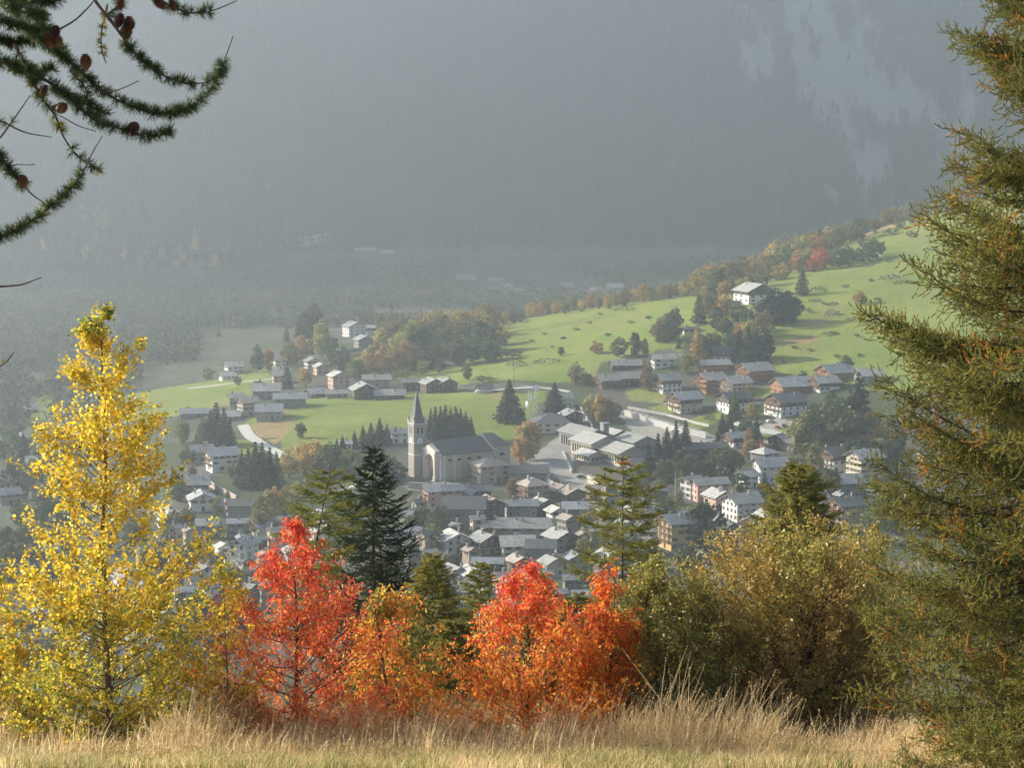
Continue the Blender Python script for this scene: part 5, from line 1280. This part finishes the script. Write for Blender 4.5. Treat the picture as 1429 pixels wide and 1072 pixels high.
conifer('spruce_tree', 'dark green spruce with dense boughs in the middle left foreground', 522, 46.0, [(618,1),(650,18),(690,42),(740,58),(790,66),(830,74),(870,84),(930,92),(980,95)], 51, SPR, [3, 2, 3], nb=170, ntw=40, nlen=.042, nw=.014, nn=34, seg=.30, lift=-.25, tipup=.55, trunk_r=.11)
conifer('larch_tree', 'sparse olive larch with bare dark trunk right of centre', 868, 48.0, [(634,1),(660,26),(700,48),(740,62),(790,70),(840,60),(900,50),(960,40)], 52, LAR, [3, 2, 3, 1], nb=80, ntw=46, nlen=.045, nw=.016, nn=34, seg=.34, lift=-.02, tipup=.2, trunk_r=.10, gap=.1, orange=.02)
conifer('larch_tree', 'yellow-olive larch rising behind the broad bronze bush', 1110, 44.0, [(645,1),(665,22),(700,44),(740,60),(800,66),(880,60)], 53, LAR, [4, 4, 2, 2], nb=120, ntw=50, nlen=.045, nw=.016, nn=36, seg=.34, lift=.0, tipup=.25, trunk_r=.09)
conifer('larch_tree', 'thin crooked larch leaning right behind the red tree', 398, 42.0, [(652,1),(680,30),(710,44),(740,50),(780,48),(840,30),(900,20)], 54, LAR, [3, 1, 5, 1], nb=60, ntw=36, nlen=.042, nw=.014, nn=26, seg=.36, lift=.05, tipup=.2, trunk_r=.09, lean=1.05, gap=.15, orange=.04)
conifer('larch_tree', 'young feathery yellow-green larch right of the spruce', 602, 36.0, [(772,1),(800,20),(840,38),(880,54),(930,66),(990,70)], 55, LAR, [4, 4, 2, 2], nb=130, ntw=30, nlen=.042, nw=.012, nn=34, seg=.28, lift=.1, tipup=.1, trunk_r=.04)
conifer('larch_tree', 'thin young larch with open whorls left of the centre cherry tree', 668, 38.0, [(784,1),(810,16),(850,30),(890,46),(950,60),(1000,60)], 56, LAR, [4, 3, 2, 1], nb=80, ntw=26, nlen=.042, nw=.012, nn=30, seg=.26, lift=.15, tipup=.1, trunk_r=.035)
conifer('larch_tree', 'slim green larch standing inside the centre cherry tree', 752, 29.4, [(800,1),(830,20),(870,34),(920,46),(980,50)], 57, LAR, [4, 2, 3, 1], nb=80, ntw=24, nlen=.036, nw=.009, nn=34, seg=.22, lift=.2, tipup=.1, trunk_r=.025)
conifer('larch_tree', 'low green larch filling the gap beside the young thin larch', 636, 33.0, [(866,1),(890,24),(930,48),(990,62)], 58, LAR, [3, 1, 4, 1], nb=90, ntw=28, nlen=.04, nw=.011, nn=34, seg=.26, lift=.1, tipup=.1, trunk_r=.03)
conifer('larch_tree', 'low green larch tip between the two cherry trees', 800, 31.0, [(830,1),(860,22),(910,40),(980,50)], 59, LAR, [3, 1, 4, 1], nb=80, ntw=24, nlen=.04, nw=.011, nn=34, seg=.26, lift=.1, tipup=.1, trunk_r=.03)

def big_larch():
    """the large larch at the right edge; trunk just outside the frame"""
    r = np.random.default_rng(77); Y = 22.0; x0 = ray(1512, 800)[0] * Y; g = float(near_h(np.array([x0]), np.array([Y]))[0])
    e = empty('larch_tree', (x0, Y, g), 0, 'large olive larch with orange flecks filling the right picture edge', 'tree')
    hh = np.array([0, 1.2, 2.3, 3.3, 4.4, 5.2, 5.9, 6.6, 7.4, 8.0, 8.5, 9.1, 10, 12.5]); rr_ = np.array([2.5, 2.6, 2.7, 2.45, 2.5, 2.5, 2.25, 1.95, 1.62, 1.5, 1.68, 1.3, 1.1, .1])
    z = np.linspace(-.3, 12.6, 20); T = np.stack([np.cumsum(r.normal(scale=.015, size=20)), np.cumsum(r.normal(scale=.015, size=20)), z], 1)
    tubes = [tube_np(T, .16 * np.clip(1.02 - z / 12.6, .04, 1), 9)]
    S = []; D = []; L_ = []; CI = []
    NBO = 190
    for i in range(NBO):
        zb = .45 + .84 * int(i * 14 / NBO) + r.normal(scale=.15)
        left = r.random() < .78
        a = math.pi + r.uniform(-1.25, 1.25) if left else r.uniform(-1.9, 1.9)
        if not left and r.random() < .3: continue
        R_ = np.interp(zb, hh, rr_) * r.uniform(.72, 1.08); o = np.array([math.cos(a), math.sin(a), 0])
        pa = np.array([np.interp(zb, z, T[:, 0]), np.interp(zb, z, T[:, 1]), zb])
        dr = r.uniform(-.22, .24); tg = pa + o * R_ + np.array([0, 0, dr * R_ + .05]); c = pa + o * R_ * .55 + np.array([0, 0, (dr * .4 - .22) * R_])
        B = bez(pa, c, tg, 12); tt = np.linspace(0, 1, 12); B += np.cumsum(r.normal(scale=.008, size=B.shape), 0)
        tubes.append(tube_np(B, np.linspace(.026, .004, 12) * min(1, R_ / 1.8), 5)); Dm = nrm(np.gradient(B, axis=0))
        ns = int(12 + 13 * R_)
        for k in range(ns):
            t = .16 + .84 * (k + r.random()) / ns; t = min(t, 1)
            p = np.array([np.interp(t, tt, B[:, j]) for j in range(3)]); dm = np.array([np.interp(t, tt, Dm[:, j]) for j in range(3)])
            side = nrm(np.cross(dm, [0, 0, 1.0])) * (1 if k % 2 else -1)
            sl = r.uniform(.22, .62) * (1.15 - .6 * t); d = nrm(dm * .6 + side * r.uniform(.5, 1.1) + np.array([0, 0, r.uniform(-.55, .15)]))
            en = p + d * sl + np.array([0, 0, -.10 * sl]); Q = bez(p, p + d * sl * .5, en, 5); tubes.append(tube_np(Q, np.linspace(.006, .002, 5), 3))
            orange = r.random() < .045
            nf = int(4 + sl * 12)
            for f in range(nf):
                u = (f + r.random()) / nf; pp = np.array([np.interp(u, np.linspace(0, 1, 5), Q[:, j]) for j in range(3)])
                fd = nrm(d * .7 + r.normal(size=3) * .55 + np.array([0, 0, .30 if r.random() < .65 else -.8])); fl = r.uniform(.09, .24)
                S.append(pp); D.append(fd); L_.append(fl * .55); CI.append(orange)
                pp = pp + fd * fl * .55; fd = nrm(fd + np.array([0, 0, .45])); S.append(pp); D.append(fd); L_.append(fl * .5); CI.append(orange)
    S = np.array(S); D = np.array(D); L_ = np.array(L_); CI = np.array(CI); nn = 28
    V, F = needle_tris(S, D, L_, nn, .022, .0115, .66, r)
    s = fbm(S[:, 0] * 1.3 + 5, S[:, 2] * 1.3, 3)
    c = mixc(r, len(S), [(.20, .205, .045), (.28, .265, .06), (.36, .30, .07), (.13, .145, .036)], [4, 4, 2, 2]) * (1 + .35 * s[:, None])
    c[CI] = mixc(r, int(CI.sum()), [(.55, .24, .04), (.60, .33, .06), (.42, .18, .04)], [1, 1, 1])
    c = np.repeat(c, nn, 0) * r.uniform(.85, 1.15, (len(S) * nn, 1))
    obj('crown', mesh_np('crown', V, F, NEED, tint=c), e)
    V, F = join(tubes); obj('trunk', mesh_np('trunk', V, F, BARK, smooth=True), e)
big_larch()

# ---------------------------------------------------------------- the near larch whose boughs hang in at the upper left
NEEDN = foliage('near_needles', transl=.30, rough=.4, spec=.3)
def near_larch():
    r = np.random.default_rng(91); Y0 = 7.0; x0 = ray(-330, 300)[0] * Y0
    g = float(near_h(np.array([x0]), np.array([Y0]))[0]); B0 = np.array([x0, Y0, g])
    e = empty('larch_tree', B0, 0, 'near larch whose needled boughs with cones hang in at the upper left', 'tree')
    tubes = [tube_np(np.array([(0, 0, -.3), (.03, 0, 1.5), (-.02, .03, 3.5), (.02, 0, 5.5), (0, 0, 8.5)]), np.array([.16, .14, .12, .10, .05]), 10)]
    def W(px, py, Y): return pt(px, py, Y) - B0
    def smooth(P, n):
        P = np.array(P); t = np.r_[0, np.cumsum(np.linalg.norm(np.diff(P, axis=0), axis=1))]; t /= t[-1]; u = np.linspace(0, 1, n)
        Q = np.stack([np.interp(u, t, P[:, j]) for j in range(3)], 1)
        for _ in range(3): Q[1:-1] = (Q[:-2] + 2 * Q[1:-1] + Q[2:]) / 4
        return Q
    S = []; D = []; C_ = []
    def branch(name, px, Y, needles=(0, 1), r0=.007, dens=95, dy=.0, gold=0.0, nl=1.0, limb=None):
        P = [W(a, b, Y + dy * i / len(px)) for i, (a, b) in enumerate(px)]
        Q = smooth(P, max(12, len(P) * 5)); n = len(Q)
        rad = np.linspace(r0, .0016, n) * (1 + .25 * r.random(n))
        V, F = tube_np(Q, rad, 6)
        o = obj('bough', mesh_np('bough', V, F, BARK, smooth=True), e)
        L_ = np.linalg.norm(np.diff(Q, axis=0), axis=1).sum(); m = int(L_ * dens * 1.5 * (needles[1] - needles[0]))
        if m:
            t = np.sort(r.uniform(needles[0], needles[1], m)); u = np.linspace(0, 1, n)
            p = np.stack([np.interp(t, u, Q[:, j]) for j in range(3)], 1); G = nrm(np.gradient(Q, axis=0)); d = nrm(np.stack([np.interp(t, u, G[:, j]) for j in range(3)], 1))
            q = nrm(np.cross(d, r.normal(size=d.shape))); ax = nrm(q + .35 * d + np.array([0, 0, .12]))
            # a rosette of needles on every short shoot
            k = 30; X = nrm(ax[:, None] * .75 + r.normal(size=(m, k, 3)) * .55); ln = .038 * nl * r.uniform(.65, 1.15, (m, k, 1)); side = nrm(np.cross(X, r.normal(size=X.shape))); b0 = (p + ax * .004)[:, None]
            Vn = np.stack([b0 - side * .0009 + X * ln * .02, b0 + side * .0009 + X * ln * .02, b0 + X * ln], 2)
            Vn = np.stack([Vn[:, :, 0], Vn[:, :, 1], b0 + X * ln * .75 + side * .0009, b0 + X * ln], 2).reshape(-1, 3)
            c = mixc(r, m, [(.06, .10, .03), (.09, .13, .035), (.045, .075, .03)], [2, 2, 1]); gg = r.random(m) < gold; c[gg] = mixc(r, int(gg.sum()), [(.40, .32, .05), (.28, .28, .05)], [1, 1])
            obj('needles', mesh_np('needles', Vn, np.arange(4 * m * k).reshape(-1, 4), NEEDN, tint=np.repeat(c, k, 0)), o)
        return o
    # limbs reaching from the trunk to where the boughs enter the picture
    for (a, b) in ((-40, -60), (-60, 60), (-50, 200), (-60, 340), (90, -120), (200, -90), (-30, 400), (-30, 520)):
        q = W(a, b, 7.0); z0 = q[2] + .35; tubes.append(tube_np(bez(np.array([0, 0, z0]), np.array([q[0] * .6, 0, z0 - .1]), q, 8), np.linspace(.035, .009, 8), 6))
    A = [(-40,-60),(33,33),(76,66),(111,98),(141,126),(176,146),(217,159),(249,156),(282,141),(307,103),(325,50)]
    branch('bough', A, 7.0, (.12, .93), .009, 150, .2)
    branch('bough', [(90,-120),(131,0),(151,23),(176,58),(201,88),(232,108),(264,117),(285,116),(303,108)], 6.9, (.52, 1), .008, 120, .2)
    branch('bough', [(-60,60),(0,83),(38,98),(76,118),(106,146),(141,174),(171,179),(201,191),(232,189),(244,171)], 7.1, (.1, .97), .008, 135)
    branch('bough', [(20,60),(45,111),(60,139),(78,161),(88,191),(108,219),(131,232),(143,242)], 7.05, (.05, .98), .006, 80, 0, .15)
    branch('bough', [(-60,340),(0,330),(30,318),(60,297),(85,275),(100,262),(116,241),(128,214),(143,189)], 6.8, (.2, .80), .007, 150, 0, .08)
    branch('bough', [(-50,200),(0,215),(15,242),(30,256),(45,272),(63,284)], 7.0, (.1, .75), .007, 130)
    branch('bough', [(-50,200),(0,165),(15,176),(38,186),(72,191)], 7.2, (.1, .55), .005, 50)
    branch('bough', [(-20,210),(0,193),(22,162),(42,133)], 7.2, (.5, .75), .004, 14)
    branch('bough', [(200,-90),(222,0),(242,10),(267,19),(297,15),(331,0)], 7.0, (.5, .82), .006, 110)
    branch('bough', [(76,44),(105,28),(131,2),(140,-30)], 7.3, (0, 0), .004, 0)
    branch('bough', [(150,5),(141,45),(141,66),(148,88)], 7.1, (.1, .9), .003, 70, 0, .9, .6)
    branch('bough', [(-60,-40),(10,10),(40,0),(80,6),(92,-30)], 7.2, (.0, 1), .007, 170)
    branch('bough', [(-60,0),(0,28),(30,40),(55,36),(70,45)], 6.9, (.0, 1), .007, 170)
    branch('bough', [(-60,20),(0,55),(25,60),(45,55),(66,62),(88,70)], 7.2, (.0, 1), .007, 170)
    branch('bough', [(-60,60),(-5,85),(20,92),(50,100),(75,96)], 7.3, (.0, 1), .006, 150)
    branch('bough', [(30,-60),(45,0),(62,30),(70,58)], 7.15, (.0, 1), .006, 170)
    branch('bough', [(-60,-60),(5,-5),(30,15),(60,25)], 6.85, (.0, 1), .007, 170)
    branch('bough', [(76,118),(90,138),(110,140),(128,150),(150,158)], 7.15, (.0, 1), .005, 130)
    branch('bough', [(98,98),(120,122),(125,150),(140,168)], 7.2, (.0, 1), .004, 90)
    branch('bough', [(150,20),(165,8),(175,-20)], 7.0, (.0, .8), .004, 110)
    branch('twig', [(-30,400),(0,400),(30,398),(58,387)], 6.6, (0, 0), .0045, 0)
    branch('twig', [(-30,520),(0,512),(10,505),(20,491)], 6.6, (.3, 1), .003, 18, 0, .9, .4)
    branch('twig', [(146,129),(162,126),(178,120),(194,112)], 7.08, (0, 0), .002, 0)
    branch('twig', [(10,233),(24,229),(38,230),(49,229)], 7.0, (0, 0), .002, 0)
    branch('twig', [(84,161),(110,176),(134,183)], 7.05, (0, 0), .002, 0)
    V, F = join(tubes); obj('trunk', mesh_np('trunk', V, F, BARK, smooth=True), e)
    cone_m = noisy('cone scales', (.045, .02, .014), (.19, .095, .06), 260, rough=.6)
    for i, (px, py, q, tilt) in enumerate([(163,33,1.0,.4),(181,38,1.0,-.3),(175,50,1.05,.2),(121,92,1.05,.1),(72,62,1.1,.3),(84,60,.9,-.3),(57,128,.8,.5),(80,149,.95,1.2),(33,257,.9,.4),(231,6,1.05,.9),(243,10,.9,.2),(181,180,.95,.9),(167,8,.8,.1),(76,46,.8,-.5)]):
        b = MB(); h = .034; n = 11
        for k in range(7):      # overlapping rings of scales
            z0 = h * k / 7; rad = .0135 * math.sin(math.pi * min(.95, .18 + .72 * (k + .5) / 7)) + .002
            for j in range(n):
                a = 2 * math.pi * (j + .5 * (k % 2)) / n; w_ = 2 * math.pi / n * .55
                c0, c1 = (math.cos(a - w_), math.sin(a - w_)), (math.cos(a + w_), math.sin(a + w_))
                b.poly([(c0[0] * rad * .5, c0[1] * rad * .5, z0), (c1[0] * rad * .5, c1[1] * rad * .5, z0), (c1[0] * rad * 1.12, c1[1] * rad * 1.12, z0 + h * .2), (math.cos(a) * rad * 1.5, math.sin(a) * rad * 1.5, z0 + h * .22), (c0[0] * rad * 1.12, c0[1] * rad * 1.12, z0 + h * .2)], cone_m)
        b.prism([(.0095 * math.cos(t), h * .5 + h * .48 * math.sin(t)) for t in np.linspace(0, 6.283, 10, False)], 'x', -.006, .006, cone_m)
        o = b.build('cone', e); o.location = W(px, py, 6.97 if i not in (4, 5, 13) else 6.85) - np.array([0, 0, .012]); o.rotation_euler = (.2, tilt, i * 1.1); o.scale = (q * 1.1, q * 1.1, q * 1.45)
near_larch()

# ---------------------------------------------------------------- grass on the near edge
def grass():
    r = np.random.default_rng(5)
    m = foliage('grass_blade', transl=.5, rough=.55, spec=.25)
    def blades(n, y0, y1, hfun, wd, cols, probs, lean, heads=False):
        y = r.uniform(y0, y1, n); x = r.uniform(-.29, .29, n) * y; z = near_h(x, y)
        h = hfun(x, y) * r.uniform(.55, 1.2, n); ok = h > .04; x, y, z, h = x[ok], y[ok], z[ok], h[ok]; n = len(x)
        a = r.uniform(0, 6.28, n); ln = h * np.abs(r.normal(lean, .22, n)); dx = np.cos(a) * ln + .16 * h; dy = np.sin(a) * ln
        b = r.uniform(0, 6.28, n); wx, wy = np.cos(b) * wd / 2, np.sin(b) * wd / 2
        P0 = np.stack([x, y, z - .02], 1); P1 = np.stack([x + dx * .3, y + dy * .3, z + h * .58], 1); P2 = np.stack([x + dx, y + dy, z + h], 1)
        w_ = np.stack([wx, wy, 0 * wx], 1)
        V = np.stack([P0 - w_, P0 + w_, P1 + w_ * .8, P1 - w_ * .8, P2 + w_ * .3, P2 - w_ * .3], 1).reshape(-1, 3)
        i = np.arange(n)[:, None] * 6; F = np.concatenate([i + [[0, 1, 2, 3]], i + [[3, 2, 4, 5]]], 1).reshape(-1, 4)
        c = np.repeat(mixc(r, n, cols, probs), 2, 0); out = [(V, F, c)]
        if heads:
            k = r.random(n) < .35; d = nrm(P2[k] - P1[k]); S = P2[k] - d * .05; Vh, Fh = cards(np.repeat(S, 4, 0) + np.repeat(d, 4, 0) * np.tile(np.linspace(0, .12, 4), len(S))[:, None], .012, r, asp=1.8)
            out.append((Vh, Fh, mixc(r, len(Fh), [(.50, .36, .18), (.60, .46, .26), (.42, .28, .14)], [1, 1, 1])))
        return out
    STR = [(.80, .62, .34), (.86, .71, .43), (.72, .52, .25), (.56, .37, .17)]
    GRN = [(.20, .24, .05), (.30, .30, .07), (.14, .18, .045), (.52, .42, .18)]
    tall = lambda x, y: np.clip((y - 24.0) / 2.2, .12, 1) * np.clip(.36 + .75 * fbm(x * .9, y * .5, 4) + np.interp(x / y * FPX + 714, [0, 180, 260, 480, 620, 860, 1000, 1250, 1429], [-.12, -.1, .10, .18, .18, .12, .16, .14, .1]), .05, .85)
    low = lambda x, y: np.clip(.15 + .16 * fbm(x * 1.3 + 7, y * 1.3, 3), .03, .3)
    for nm, parts, lb in (('dry_grass', blades(22000, 24.2, 28.4, tall, .0085, STR, [3, 3, 2, 2], .28, True) + blades(1700, 24.3, 28.0, lambda x, y: .25 + 1.35 * tall(x, y), .010, STR, [3, 4, 2, 1], .22, True) + blades(9000, 28.2, 32.5, lambda x, y: .8 * tall(x, y), .0085, STR, [3, 3, 2, 2], .28, True) + blades(20000, 22.5, 27.0, lambda x, y: low(x, y) * 1.25, .007, STR, [3, 3, 2, 2], .6), 'tall dry straw-coloured grass along the near edge'),
                          ('green_grass', blades(24000, 22.5, 27, lambda x, y: 1.25 * low(x, y) * (fbm(x * .6 + 3, y * .8, 2) > -.08), .008, GRN, [3, 2, 3, 2], .45), 'short green grass between the dry stalks')):
        V, F = join([(a, b) for a, b, _ in parts]); T = np.concatenate([c for _, _, c in parts])
        tag(obj(nm, mesh_np(nm, V, F, m, tint=T)), lb, 'grass', kind='stuff')
grass()
haze()
